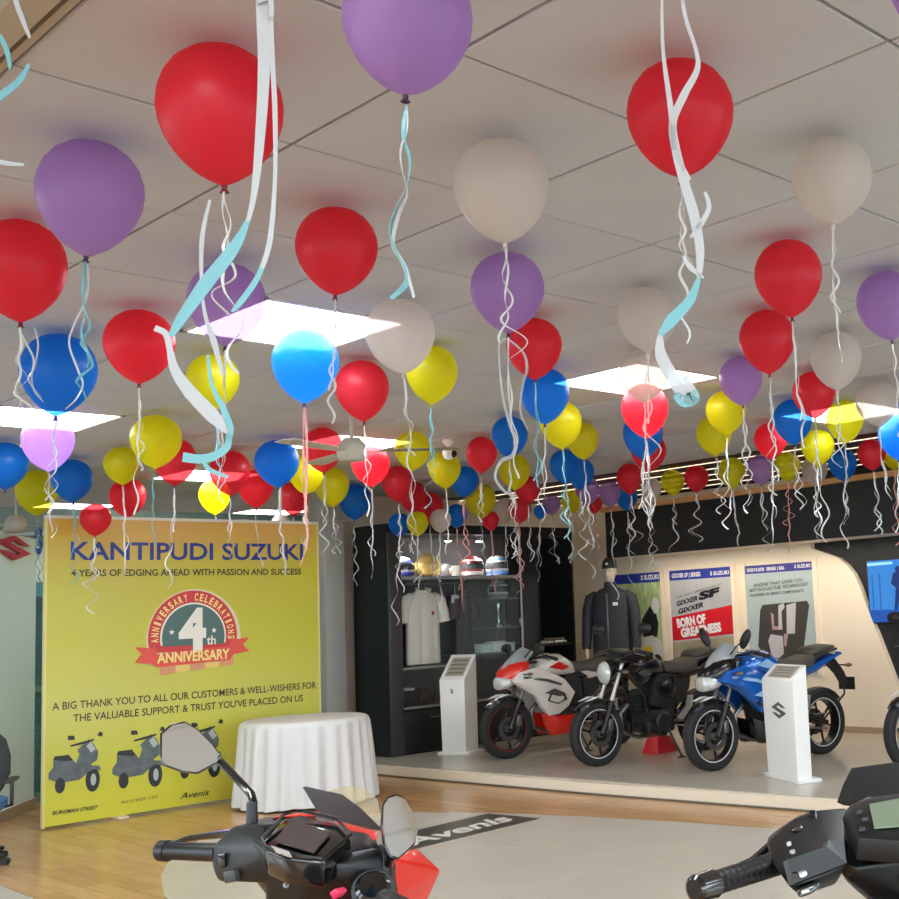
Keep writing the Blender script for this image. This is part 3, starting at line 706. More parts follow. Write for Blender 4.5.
for x in (.32, 1.05, 1.5):
    q = MB().lathe([(.045, 0), (.05, -.05), (.04, -.055), (.001, -.02)], 16, Matrix.Translation((x, .3, Hh))).build('spot_lamp', m_grey, cab)
    MB().lathe([(.001, -.05), (.035, -.053), (.036, -.06), (.001, -.066)], 16, Matrix.Translation((x, .3, Hh))).build('bulb', mat('spot_bulb', (255, 250, 240), .4, emit=(255, 250, 238), strength=40), q)
    ld = bpy.data.lights.new('spot_light', 'SPOT'); ld.energy = 42; ld.spot_size = 2.0; ld.spot_blend = .7; ld.color = (1, .96, .9); ld.shadow_soft_size = .03
    lo = bpy.data.objects.new('spot_light', ld); C.objects.link(lo); lo.location = (7.43 + x, CY + .25, .1 + Hh - .1); lo.rotation_euler = (.08, 0, 0)
def cz(px, py, dy=.28): return on_y(px, py, CY + dy)
def helmet(px, r, label, c1, c2, zb, rot=0, visor=True, dy=.28):
    p = cz(px, 560, dy)
    t = thing('helmet', label, 'helmet', (p.x, CY + dy, zb), rot, group='helmets in the display cabinet')
    m1 = mat('helmet_%d_%d_%d' % c1, c1, .15, coat=.6); m2 = mat('helmet_%d_%d_%d' % c2, c2, .15, coat=.6)
    MB().loft([(0, 0, 0, r * .62, r * .7, 2.2), (r * .12, 0, 0, r * .82, r * .92, 2.2), (r * .6, 0, .0, r * .97, r * 1.05, 2.1), (r * 1.0, 0, .0, r * 1.0, r * 1.08, 2), (r * 1.4, 0, .0, r * .86, r * .92, 2), (r * 1.7, 0, 0, r * .5, r * .55, 2), (r * 1.82, 0, 0, .01, .01, 2)], 20, 'z').build('helmet_shell', m1, t)
    if visor:
        MB().loft([(r * .62, 0, -r * .06, r * 1.0, r * 1.06, 2.1), (r * .95, 0, -r * .07, r * 1.03, r * 1.1, 2.1), (r * 1.2, 0, -r * .03, r * .95, r * 1.0, 2.1)], 20, 'z').build('visor', mat('visor_smoke', (50, 54, 58), .08), t)
    MB().loft([(r * .1, 0, -r * .02, r * .86, r * .96, 2.2), (r * .42, 0, -r * .03, r * .98, r * 1.06, 2.2)], 20, 'z').build('chin_band', m2, t)
    MB().loft([(r * 1.34, 0, .0, r * .93, r * .99, 2), (r * 1.52, 0, .0, r * .74, r * .8, 2)], 20, 'z').build('colour_stripe', m2, t)
    return t
S1 = .1 + 1.877
helmet(402, .125, 'white and violet blue full face helmet at the post end of the top shelf', (214, 220, 240), (70, 80, 190), S1, .3)
helmet(472, .13, 'dark red and silver full face helmet on the top shelf', (150, 40, 50), (200, 196, 196), S1, -.2)
helmet(497, .135, 'pale helmet with blue and pink graphics at the niche end of the top shelf', (222, 220, 222), (90, 140, 210), S1, .1)
helmet(497, .12, 'silver white helmet on the small glass shelf under the top shelf', (216, 216, 212), (150, 150, 150), .1 + 1.613, .5)
p = cz(427, 562)
o = MB().loft([(0, 0, 0, .07, .08, 2), (.03, 0, 0, .13, .12, 2.4), (.13, 0, 0, .155, .15, 2), (.22, 0, 0, .11, .11, 2), (.27, 0, 0, .02, .02, 2)], 22, 'z').build('open_helmet', mat('sand_yellow', (226, 190, 110), .35), None, loc=(p.x, CY + .28, S1)); tag(o, 'plain sandy yellow open helmet on the top cabinet shelf', 'helmet')
p = cz(452, 570)
t = thing('mug', 'small white mug between the yellow and red helmets', 'mug', (p.x, CY + .2, S1))
MB().lathe([(.001, 0), (.05, 0), (.054, .01), (.054, .12), (.048, .12), (.046, .012), (.001, .01)], 20).build('cup', m_pwhite, t)
MB().tube([(-.05, 0, .03), (-.085, 0, .04), (-.09, 0, .075), (-.05, 0, .095)], .008, 8).build('handle', m_pwhite, t)
p = cz(446, 560, .45)
o = MB().loft([(0, 0, 0, .16, .1, 2), (.08, 0, 0, .15, .09, 2), (.15, 0, 0, .08, .06, 2), (.17, 0, 0, .01, .01, 2)], 16, 'z').build('cap', m_blackm, None, loc=(p.x, CY + .47, S1)); tag(o, 'black rounded cap behind the white mug in the cabinet', 'cap')
# polo shirt on a hanger
def shirt(px_l, px_r, z_top, z_bot, label, mtl, dy, badge=None, rot=0):
    xl, xr = on_y(px_l, 620, CY + dy).x, on_y(px_r, 620, CY + dy).x; w = (xr - xl) / 2
    t = thing('polo_shirt', label, 'shirt', ((xl + xr) / 2, CY + dy, z_bot), rot)
    H = z_top - z_bot; n = 48; rings = []
    for (f, hw, hd) in ((0, .74, .06), (.05, .75, .07), (.4, .73, .07), (.7, .72, .075), (.86, .70, .07), (.94, .52, .06), (.985, .30, .05), (1.0, .24, .045)):
        ring = []
        for k in range(n):
            a = 2 * PI * k / n; fold = 1 + (.16 * math.cos(9 * a + 1) + .08 * math.cos(15 * a)) * (1 - f)
            ring.append(Vector((hw * w * math.cos(a), hd * math.copysign(abs(math.sin(a)) ** .8, math.sin(a)) * fold, f * H)))
        rings.append(ring)
    MB().rings(rings).build('body', mtl, t, smooth=60)
    for s in (-1, 1):
        MB().tube([(s * w * .52, 0, H * .92), (s * w * .78, 0, H * .86), (s * w * .92, -.01, H * .70), (s * w * .95, -.02, H * .56)], [.05, .075, .07, .068], 14).build('sleeve', mtl, t, smooth=60)
    MB().hull([(-w * .30, -.05, H * 1.02), (0, -.075, H * .88), (-.01, -.075, H * .93), (-w * .20, .03, H * 1.06), (-w * .36, -.02, H * .98)], .003).build('collar', mtl, t)
    MB().hull([(w * .30, -.05, H * 1.02), (0, -.075, H * .88), (.01, -.075, H * .93), (w * .20, .03, H * 1.06), (w * .36, -.02, H * .98)], .003).build('collar', mtl, t)
    if badge: MB().rbox((w * .2, -.083, H * .66), (w * .2 + .04, -.074, H * .66 + .04), .003).build('chest_badge', badge, t)
    MB().tube([(0, 0, H * .98), (0, 0, H * 1.05), (.02, 0, H * 1.09), (0, 0, H * 1.115), (-.02, 0, H * 1.10)], .006, 6).build('hanger_hook', m_grey, t)
    return t
m_polo = mat('polo_cream', (226, 222, 208), .75, bump=.1, scale=25)
shirt(397, 447, 1.83, 1.02, 'cream polo shirt with small red chest badge hanging in the cabinet', m_polo, .3, mat('badge_small_red', (205, 60, 70), .5), .15)
shirt(452, 474, 1.80, 1.10, 'dark mauve shirt hanging behind the cabinet glass door', mat('shirt_mauve', (84, 74, 80), .7, bump=.1), .35)
for (px, c, lab) in ((441, (190, 60, 80), 'small red swing tag hanging from the cabinet rail'), (455, (200, 200, 196), 'small silver key ring bunch hanging from the cabinet rail')):
    p = cz(px, 597, .3); o = MB().rbox((-.05, -.01, -.05), (.05, .01, .04), .006).tube([(0, 0, .04), (0, 0, .16)], .004, 6).build('hang_tag', mat('tag_%d' % c[1], c, .4), None, loc=(p.x, CY + .3, 1.73)); tag(o, lab, 'tag')
# trophies, boxes, gloves
p = cz(497, 618); o = MB().lathe([(.001, 0), (.06, 0), (.055, .03), (.02, .05), (.018, .15), (.035, .2), (.03, .27), (.001, .28)], 18).build('trophy', mat('steel', (190, 190, 186), .2, .8), None, loc=(p.x, CY + .25, .1 + 1.283)); tag(o, 'slender silver trophy on the lower small glass shelf', 'trophy')
p = cz(516, 620); o = MB().sphere((0, 0, .055), .05, 14, 8).lathe([(.001, 0), (.04, 0), (.03, .012), (.001, .014)], 14).build('table_clock', m_pwhite, None, loc=(p.x - .03, CY + .12, .1 + 1.283)); tag(o, 'small round white clock beside the silver trophy', 'clock')
p = cz(508, 628); o = MB().rbox((-.06, -.05, 0), (.05, .05, .03), .004).build('sample_tin', mat('tin', (120, 120, 116), .3, .5), None, loc=(p.x - .04, CY + .3, .1 + 1.283)); tag(o, 'low grey tin between trophy and white clock', 'tin')
for (px, w, hgt, lab) in ((483, .075, .10, 'white square gift box on the middle glass shelf beside the plinth'), (496, .10, .12, 'wide white gift box in the middle of the glass shelf'), (508, .06, .10, 'small white gift box at the shelf end near the red motorcycle')):
    p = cz(px, 655, .2); tt = thing('gift_box', lab, 'box', (p.x, CY + .2, .1 + 1.001), group='white gift boxes'); MB().rbox((-w, -.06, 0), (w, .06, hgt * .75), .004).build('box_base', m_pwhite, tt); MB().rbox((-w - .004, -.064, hgt * .72), (w + .004, .064, hgt), .004).build('lid', m_white, tt)
p = cz(503, 640, .3); o = MB().tube([(-.05, 0, 0), (-.05, 0, .2), (0, 0, .26), (.05, 0, .2), (.05, 0, 0)], .012, 8).build('display_hook', m_grey, None, loc=(p.x + .08, CY + .45, .1 + 1.0)); tag(o, 'arched grey metal stand on the middle glass shelf', 'stand')
for k in range(5):
    p = on_y(541 + k * 6.5, 636, CY + .25); q = MB()
    q.rbox((-.06, -.05, 0), (.03, .05, .03), .01)
    for f in range(4): q.tube([(.02, -.04 + f * .026, .018), (.06, -.045 + f * .028, .02), (.09, -.045 + f * .03, .012)], .011, 6)
    q.tube([(-.02, -.05, .015), (.02, -.085, .012)], .012, 6)
    o = q.build('glove', mat('glove_%d' % (k % 2), [(206, 200, 176), (120, 112, 84)][k % 2], .7, noise=.3, scale=40), None, loc=(p.x, CY + .18 + .05 * (k % 2), .1 + 1.057 + (.03 if k % 2 else 0)), rz=-1.3 + .5 * k)
    tag(o, ['pale riding glove at the post end of the niche shelf', 'olive riding glove lying second in the niche pile', 'pale riding glove in the middle of the niche pile', 'olive riding glove lying fourth in the niche pile', 'pale riding glove nearest the cream wall on the niche shelf'][k], 'glove', 'riding gloves on the niche shelf')
for (px, lab, c, w) in ((404, 'dark shoe box on the low cabinet shelf by the post', (40, 40, 44), .12), (421, 'brown shoe box on the low cabinet shelf', (60, 50, 44), .1)):
    p = on_y(px, 700, CY + .3); o = MB().rbox((-w, -.12, 0), (w, .12, .16), .005).build('shoe_box', mat('box_%d' % c[1], c, .5), None, loc=(p.x, CY + .3, .1 + .491)); tag(o, lab, 'box')
o = MB().loft([(-.02, 0, 0, .1, .2, 2), (0, 0, 0, .09, .18, 2)], 12, 'z').build('folded_cloth', mat('folded_white', (214, 214, 208), .7), None, loc=(on_y(402, 690, CY + .3).x, CY + .3, .1 + .66 + .02)); tag(o, 'folded white cloth on top of the dark shoe box', 'cloth')

# ================================================================ MANNEQUIN
pm = on_x(613, 650, 10.45)
mn = thing('mannequin', 'mannequin in a dark zipped jacket and black cap before the first poster', 'mannequin', (10.45, pm.y, .1), .45)
m_skin = mat('mannequin_skin', (214, 196, 172), .5); m_jk = mat('jacket_navy', (44, 46, 52), .7, bump=.15, scale=18); m_tr = mat('trouser_black', (30, 30, 34), .8)
# faces -x; shoulder line along y
MB().loft([(.80, .0, 0, .11, .17, 2.4), (.95, .0, 0, .12, .17, 2.4), (1.12, 0, 0, .115, .17, 2.4)], 18, 'z').build('trousers', m_tr, mn)
for s in (-1, 1):
    MB().tube([(0, s * .09, .95), (0, s * .10, .5), (.01, s * .10, .06)], [.10, .075, .055], 14).build('trouser_leg', m_tr, mn)
    MB().rbox((-.17, s * .10 - .045, 0), (.08, s * .10 + .045, .07), .025, 3).build('shoe', m_blackm, mn)
jb = MB(); rings = []
for (z, hx, hy, pw) in ((.90, .15, .245, 2.6), (1.0, .15, .245, 2.6), (1.2, .14, .235, 2.5), (1.4, .15, .245, 2.4), (1.52, .14, .255, 2.3), (1.60, .12, .24, 2.2), (1.66, .085, .16, 2), (1.70, .065, .075, 2)):
    rings.append([Vector((hx * math.copysign(abs(math.cos(a)) ** (2 / pw), math.cos(a)), hy * math.copysign(abs(math.sin(a)) ** (2 / pw), math.sin(a)), z)) for a in [2 * PI * k / 24 for k in range(24)]])
jk = jb.rings(rings).build('jacket', m_jk, mn, smooth=60)
MB().rbox((-.158, -.008, .92), (-.14, .008, 1.62), .002).build('zip', mat('zip_grey', (110, 110, 112), .3, .5), jk)
MB().rbox((-.150, -.13, 1.47), (-.13, -.07, 1.51), .003).build('chest_logo', m_pwhite, jk)
MB().lathe([(.072, 1.68), (.078, 1.72), (.070, 1.76), (.06, 1.76), (.062, 1.69)], 20).build('collar', m_jk, jk)
for s in (-1, 1):
    MB().tube([(0, s * .18, 1.61), (0, s * .25, 1.56), (-.01, s * .29, 1.42), (-.02, s * .31, 1.22), (-.05, s * .318, 1.02), (-.06, s * .316, .96)], [.06, .085, .078, .068, .058, .055], 14).build('sleeve', m_jk, jk, smooth=60)
    hb = MB().loft([(.955, s * .315, -.06, .018, .03, 2.2), (.93, s * .315, -.062, .02, .04, 2.4), (.875, s * .315, -.066, .017, .043, 2.6), (.86, s * .315, -.067, .015, .04, 2.6)], 12, 'z')
    hb = MB()
    hb.tube([(-.06, s * .315, .98), (-.062, s * .315, .94), (-.066, s * .313, .90), (-.068, s * .312, .865)], [.022, .026, .034, .030], 12)
    for f, ln in enumerate((.066, .078, .074, .058)):
        x = -.096 + f * .019; hb.tube([(x, s * .312, .875), (x - .003, s * .308, .875 - ln * .5), (x + .004, s * .298, .875 - ln)], [.0095, .0085, .0065], 8)
    hb.tube([(-.085, s * .308, .915), (-.112, s * .30, .885), (-.118, s * .292, .850)], [.012, .0105, .008], 8)
    hb.build('hand', m_skin, mn, smooth=60)
hd = MB()
rings = []
for (z, hx, hy, xo) in ((1.70, .052, .052, 0.005), (1.76, .05, .05, 0), (1.785, .058, .052, -.01), (1.80, .075, .058, -.018), (1.83, .088, .066, -.012), (1.88, .095, .073, 0), (1.93, .097, .076, .004), (1.975, .088, .07, .006), (2.005, .06, .05, .008), (2.015, .01, .01, .008)):
    rings.append([Vector((xo + hx * math.cos(a), hy * math.sin(a), z)) for a in [2 * PI * k / 20 for k in range(20)]])
hd = hd.rings(rings).build('head', m_skin, mn, smooth=60)
MB().hull([(-.09, 0, 1.895), (-.118, 0, 1.855), (-.09, -.014, 1.85), (-.09, .014, 1.85), (-.085, 0, 1.84)], .003).build('nose', m_skin, hd)
MB().rbox((-.099, -.024, 1.822), (-.088, .024, 1.834), .004).build('mouth', mat('lip', (186, 150, 130), .5), hd)
for s in (-1, 1):
    MB().sphere((-.087, s * .03, 1.893), .012, 8, 6, (.5, 1.2, .6)).build('eye', mat('eye_grey', (120, 110, 100), .4), hd)
    MB().sphere((.005, s * .077, 1.875), .026, 8, 6, (.6, .3, 1)).build('ear', m_skin, hd)
cp = MB().loft([(1.925, 0, 0, .104, .088, 2), (1.96, .004, 0, .106, .09, 2), (2.01, .006, 0, .095, .082, 2), (2.05, .006, 0, .06, .055, 2), (2.06, .006, 0, .01, .01, 2)], 20, 'z').build('cap', m_blackm, mn)
MB().slab([(-.08, -.07, 1.928), (-.15, -.05, 1.92), (-.17, 0, 1.918), (-.15, .05, 1.92), (-.08, .07, 1.928)], (0, 0, .008)).build('peak', m_blackm, cp)
MB().rbox((-.108, -.016, 1.965), (-.098, .016, 1.99), .002).build('cap_badge', m_pwhite, cp)

# ================================================================ OFFICE CHAIR
ch = thing('office_chair', 'black high back office chair cut by the frame edge near the partition', 'chair', (2.90, 9.10, 0), -.5); ch.scale = (.95, .95, .86)
m_cb = mat('chair_black', (38, 40, 42), .7); m_cf = mat('chair_frame', (28, 30, 30), .4)
MB().loft([(.40, 0, 0, .22, .22, 4), (.43, 0, 0, .25, .25, 4), (.48, 0, 0, .25, .25, 4), (.50, 0, 0, .22, .22, 4)], 24, 'z').build('seat', mat('chair_blue', (60, 110, 160), .8), ch)
rings = []
for (z, w, y) in ((.50, .16, .25), (.54, .19, .26), (.66, .235, .275), (.80, .235, .285), (.93, .20, .295), (.985, .15, .30), (1.0, .10, .30)):
    rings.append([Vector((w * math.copysign(abs(math.cos(a)) ** .6, math.cos(a)), y + .035 * math.sin(a), z)) for a in [2 * PI * k / 24 for k in range(24)]])
MB().rings(rings).build('backrest', m_cb, ch, smooth=50)
MB().tube([(0, .05, .38), (0, .24, .40), (0, .31, .5), (0, .33, .62)], .022, 8).build('back_support', m_cf, ch)
MB().tube([(0, 0, .1), (0, 0, .41)], [.035, .025], 12).build('gas_lift', m_grey, ch)
for k in range(5):
    a = k * 2 * PI / 5 - .42; c_, s_ = math.cos(a), math.sin(a)
    lg = MB().tube([(.03 * c_, .03 * s_, .12), (.30 * c_, .30 * s_, .075)], [.028, .016], 8).build('base_leg', m_cf, ch)
    M_ = ring_m((.30 * c_, .30 * s_, .028), (-s_, c_, 0)); MB().lathe([(.001, -.022), (.027, -.022), (.028, .022), (.001, .022)], 14, M_).build('caster', m_cb, lg)
for s in (-1, 1):
    MB().tube([(s * .2, .0, .42), (s * .29, .0, .44), (s * .29, .0, .62)], .014, 8).rbox((s * .29 - .03, -.13, .62), (s * .29 + .03, .13, .65), .01).build('armrest', m_cf, ch)

# ================================================================ CEILING FANS, CAMERA
m_fan = mat('fan_cream', (180, 172, 156), .4); m_fant = mat('fan_blade_edge', (120, 106, 84), .4)
def fan(px, py, z, rot, label, rad=.62):
    p = on_z(px, py, z)
    t = thing('ceiling_fan', label, 'fan', (p.x, p.y, CEIL - .03), 0, group='ceiling fans'); h = z - CEIL + .03
    MB().lathe([(.001, 0.0), (.06, 0.0), (.055, -.04), (.015, -.07)], 16).build('canopy', m_fan, t)
    MB().tube([(0, 0, -.04), (0, 0, h + .06)], .012, 8).build('down_rod', m_fan, t)
    MB().lathe([(.001, h + .09), (.05, h + .085), (.08, h + .05), (.095, h + .01), (.09, h - .03), (.07, h - .055), (.001, h - .06)], 24).build('motor', m_fan, t)
    for k in range(3):
        a = rot + k * 2 * PI / 3; M_ = Matrix.Translation((0, 0, h)) @ Matrix.Rotation(a, 4, 'Z') @ Matrix.Rotation(.05, 4, 'X')
        q = MB(); q.slab([M_ @ Vector(v) for v in ((.17, -.05, 0), (rad, -.07, 0), (rad + .02, 0, 0), (rad, .07, 0), (.17, .05, 0))], (0, 0, .006))
        bl = q.build('blade', m_fant if k == 0 else m_fan, t, smooth=0)
        MB().slab([M_ @ Vector(v) for v in ((.08, -.02, -.004), (.22, -.025, -.004), (.22, .025, -.004), (.08, .02, -.004))], (0, 0, .004)).build('blade_arm', m_fan, bl, smooth=0)
    return t
fan(352, 452, 2.55, -.70, 'cream ceiling fan over the room centre among red and blue balloons')
fan(281, 524, 2.48, -.66, 'ceiling fan just before the last letters of the banner title')
fan(16, 526, 2.46, -.75, 'ceiling fan above the cool white wall panel with the red emblem')
p = on_z(449, 452, 2.84)
t = thing('security_camera', 'small white ceiling security camera above the yellow balloon cluster', 'camera', (p.x, p.y, CEIL))
MB().lathe([(.001, 0), (.05, 0), (.05, -.02), (.02, -.05), (.001, -.05)], 16).tube([(0, 0, -.04), (0, 0, -.09)], .012, 8).build('mount', m_pwhite, t)
MB().sphere((0, 0, -.11), .055, 14, 10).build('housing', m_pwhite, t)
MB().sphere((.012, -.04, -.118), .03, 12, 8).build('lens', m_black, t)
# ================================================================ MOTORCYCLES (local frame: +x forward, origin on the ground below the middle)
m_tyre = mat('tyre_rubber', (34, 34, 34), .75, bump=.2, scale=60); m_rim = mat('rim_black', (30, 31, 33), .3, .4)
m_silver = mat('bright_silver', (206, 206, 202), .38, .7); m_steel = mat('dull_steel', (130, 130, 128), .35, .8)
m_gb = mat('gloss_black', (14, 14, 16), .25, coat=.4); m_pb = mat('plastic_black', (34, 35, 36), .5); m_seat = mat('seat_leather', (84, 78, 70), .6, bump=.1, scale=40)
m_lens = see_through('lamp_lens', (220, 224, 224), .35, .05, (230, 236, 240)); m_refl = mat('lamp_reflector', (206, 208, 204), .2, .2, coat=.5)
m_amber = mat('smoked_lens', (120, 100, 84), .2); m_redlens = mat('red_lens', (170, 20, 24), .2)
FA, RA, WR = .665, -.665, .292
def wheel(t, name, x, w, rim_line, n_sp=6, disc_side=1):
    """rim with tyre, spokes and disc as its own pieces"""
    Ry = Matrix.Translation((x, 0, WR)) @ Matrix.Rotation(-PI / 2, 4, 'X')
    rim = MB().lathe([(.205, -w * .36), (.222, -w * .38), (.225, -w * .33), (.212, -w * .2), (.208, 0), (.212, w * .2), (.225, w * .33), (.222, w * .38), (.205, w * .36), (.198, 0)], 36, Ry, True).build(name, m_rim, t)
    MB().lathe([(.222, -w * .40), (.25, -w * .52), (.275, -w * .48), (.295, -w * .28), (WR, 0), (.295, w * .28), (.275, w * .48), (.25, w * .52), (.222, w * .40), (.222, 0)], 40, Ry, True).build('tyre', m_tyre, rim)
    for s in (-1, 1):
        if rim_line: MB().lathe([(.214, s * w * .385), (.224, s * w * .395), (.224, s * w * .405), (.214, s * w * .395)], 36, Ry, True).build('rim_stripe', rim_line, rim)
    for k in range(n_sp):
        a = 2 * PI * k / n_sp + .3; c_, s_ = math.cos(a), math.sin(a)
        MB().tube([(x + .03 * c_, 0, WR + .03 * s_), (x + .12 * c_, 0, WR + .12 * s_), (x + .205 * c_, 0, WR + .205 * s_)], [.017, .010, .013], 6).build('spoke', m_rim, rim)
    MB().tube([(x, -.075, WR), (x, .075, WR)], .03, 14).build('hub', m_steel, rim)
    MB().lathe([(.075, disc_side * .06), (.12, disc_side * .06), (.12, disc_side * .065), (.075, disc_side * .065)], 30, Ry, True).build('brake_disc', mat('disc_dark', (92, 90, 88), .4, .7), rim)
    return rim
def motorcycle(name, label, front, heading, kind, cols, steer=0.0):
    """front: world contact point of the front wheel"""
    h = Vector((math.cos(heading), math.sin(heading), 0)); o = Vector(front) - h * FA
    t = thing(name, label, 'motorcycle', tuple(o), heading)
    main, second, belly, stripe = cols
    line = mat('rim_line_white', (210, 210, 206), .4) if kind != 'sport_white' else mat('rim_line_red', (120, 40, 36), .4)
    wheel(t, 'front_wheel', FA, .10, line, 6, 1)
    wheel(t, 'rear_wheel', RA, .14, line, 6, -1)
    # forks
    ax = Vector((FA, 0, WR)); top = Vector((FA - .275, 0, .93)); naked = kind == 'naked'
    for s in (-1, 1):
        d = Vector((0, s * .085, 0)); mid = ax.lerp(top, .45)
        fl = MB().tube([ax + d * .9, ax + d, mid + d], [.022, .027, .028], 12).build('fork_leg', m_gb, t)
        MB().tube([mid + d, top + d], .019, 12).build('fork_tube', m_silver if naked else m_steel, fl)
    MB().rbox((top.x - .04, -.11, .83), (top.x + .06, .11, .86), .01).rbox((top.x - .05, -.11, .915), (top.x + .04, .11, .94), .01).build('triple_clamp', m_pb, t)
    # caliper
    MB().rbox((FA - .13, .055, WR + .02), (FA - .07, .10, WR + .13), .012).build('brake_caliper', m_steel, t)
    # front fender
    rings = []
    for k in range(11):
        a = math.radians(46 + k * 8.6); rr = WR + .022; w = .062 if 1 < k < 9 else .045
        cx, cz_ = FA + rr * math.cos(a), WR + rr * math.sin(a); ox, oz = math.cos(a), math.sin(a)
        rings.append([Vector((cx - ox * .03, -w, cz_ - oz * .03)), Vector((cx, -w * .8, cz_)), Vector((cx + ox * .012, 0, cz_ + oz * .012)), Vector((cx, w * .8, cz_)), Vector((cx - ox * .03, w, cz_ - oz * .03)), Vector((cx - ox * .004, w * .75, cz_ - oz * .004)), Vector((cx + ox * .004, 0, cz_ + oz * .004)), Vector((cx - ox * .004, -w * .75, cz_ - oz * .004))])
    fd = MB().rings(rings).build('front_fender', m_gb, t)
    if naked or stripe:
        for s in (-1, 1): MB().slab([(FA + .06, s * .05, WR + .335), (FA + .16, s * .05, WR + .30), (FA + .08, s * .052, WR + .312), (FA - .02, s * .052, WR + .335)], (0, s * .003, .004)).build('fender_stripe', m_pwhite, fd)
    # handlebar, grips, levers, mirrors
    hx, hz = (.36, 1.0) if naked else (.37, .965)
    MB().tube([(hx - .10, -.36, hz - .01), (hx - .06, -.22, hz + .02), (hx, -.08, hz), (hx, .08, hz), (hx - .06, .22, hz + .02), (hx - .10, .36, hz - .01)], .012, 8).build('handlebar', m_pb, t)
    for s in (-1, 1):
        MB().tube([(hx - .065, s * .235, hz + .017), (hx - .10, s * .365, hz - .012)], [.018, .019], 10).build('grip', m_tyre, t)
        MB().tube([(hx - .03, s * .20, hz + .01), (hx + .0, s * .25, hz + .005), (hx - .02, s * .36, hz - .02)], .006, 6).build('lever', m_steel, t)
        MB().rbox((hx - .085, s * .20 - .022, hz - .01), (hx - .035, s * .20 + .022, hz + .04), .01).build('switch_box', m_pb, t)
        if naked: st, mc = [(hx - .04, s * .20, hz + .03), (hx - .01, s * .25, hz + .13), (hx - .04, s * .31, hz + .20)], Vector((hx - .045, s * .34, hz + .235))
        elif kind == 'sport_white': st, mc = [(.50, s * .13, .98), (.48, s * .20, 1.05), (.46, s * .24, 1.06)], Vector((.43, s * .31, 1.07))
        else: st, mc = [(.50, s * .12, .98), (.48, s * .18, 1.05), (.46, s * .22, 1.08)], Vector((.44, s * .27, 1.11 if s > 0 else 1.13))
        mr = MB().tube(st, .007, 8).build('mirror_stem', m_pb, t)
        ang = 0 if kind != 'sport_blue' else .9
        q = MB().loft([(0, 0, 0, .055, .028, 2), (.012, 0, 0, .10, .05, 2.4), (.03, 0, 0, .085, .04, 2.2), (.05, 0, 0, .02, .012, 2)], 16).build('mirror_housing', m_pb, mr)
        q.location = mc; q.rotation_euler = (ang if s > 0 else -ang, 0, 0)
    # tank
    tk = MB().loft([(.34, 0, .84, .05, .05, 2.2), (.30, 0, .86, .12, .09, 2.4), (.20, 0, .885, .165, .115, 2.6), (.06, 0, .885, .17, .115, 2.6), (-.06, 0, .85, .135, .09, 2.4), (-.15, 0, .82, .08, .05, 2.2)], 24).build('fuel_tank', main, t, smooth=60)
    MB().lathe([(.001, 0), (.035, 0), (.035, .012), (.001, .016)], 16, Matrix.Translation((.17, 0, .995))).build('fuel_cap', m_steel, tk)
    if kind == 'naked':
        for s in (-1, 1): MB().shell([(.36, .80), (.42, .86), (.30, .90), (.10, .84), (.16, .74), (.26, .70)], s, .12, .17, .19).build('tank_shroud', m_gb, t)
        for s in (-1, 1): MB().slab([(.30, s * .192, .82), (.22, s * .195, .85), (.12, s * .195, .80), (.22, s * .192, .775)], (0, s * .003, 0)).build('shroud_badge', m_steel, t)
    else:
        for s in (-1, 1): MB().slab([(.24, s * .168, .87), (.12, s * .172, .92), (-.02, s * .150, .86), (.08, s * .170, .83)], (0, s * .006, 0)).build('tank_decal', second, t)
    # seats
    MB().loft([(-.08, 0, .86, .08, .04, 2.4), (-.16, 0, .845, .13, .06, 2.8), (-.34, 0, .83, .165, .065, 2.8), (-.50, 0, .86, .15, .075, 2.8), (-.55, 0, .89, .10, .05, 2.6)], 22).build('rider_seat', m_seat, t, smooth=60)
    MB().loft([(-.50, 0, .93, .09, .03, 2.6), (-.56, 0, .95, .13, .045, 2.8), (-.72, 0, .965, .12, .045, 2.8), (-.86, 0, .975, .07, .02, 2.6)], 22).build('pillion_seat', m_seat, t, smooth=60)
    MB().loft([(-.10, 0, .76, .07, .03, 2), (-.30, 0, .75, .12, .045, 2.6), (-.55, 0, .80, .13, .06, 2.6), (-.75, 0, .86, .10, .05, 2.4), (-.90, 0, .91, .05, .025, 2.2), (-.95, 0, .92, .01, .01, 2)], 22).build('tail_panel', m_gb if naked else main, t, smooth=60)
    for s in (-1, 1): MB().tube([(-.52, s * .12, .87), (-.66, s * .145, .93), (-.84, s * .10, .955), (-.90, s * .05, .955)], .012, 8).build('grab_rail', m_pb, t)
    MB().rbox((-.965, -.045, .885), (-.92, .045, .92), .01).build('tail_lamp', m_redlens, t)
    rf = MB().slab([(-.86, -.05, .88), (-.98, -.045, .74), (-1.06, -.05, .60), (-1.04, -.05, .59), (-.94, -.045, .72), (-.80, -.05, .84)], (0, .10, 0)).build('plate_holder', m_pb, t)
    MB().rbox((-1.075, -.10, .56), (-1.06, .10, .68), .003).build('number_plate_blank', m_pb, rf)
    for s in (-1, 1):
        q = MB().tube([(-.93, s * .04, .80), (-.94, s * .13, .80)], .008, 6).build('indicator_stalk', m_pb, t)
        MB().loft([(-.97, s * .155, .80, .02, .015, 2), (-.94, s * .155, .80, .028, .02, 2), (-.91, s * .155, .80, .015, .012, 2)], 10).build('indicator_lens', m_amber, q)
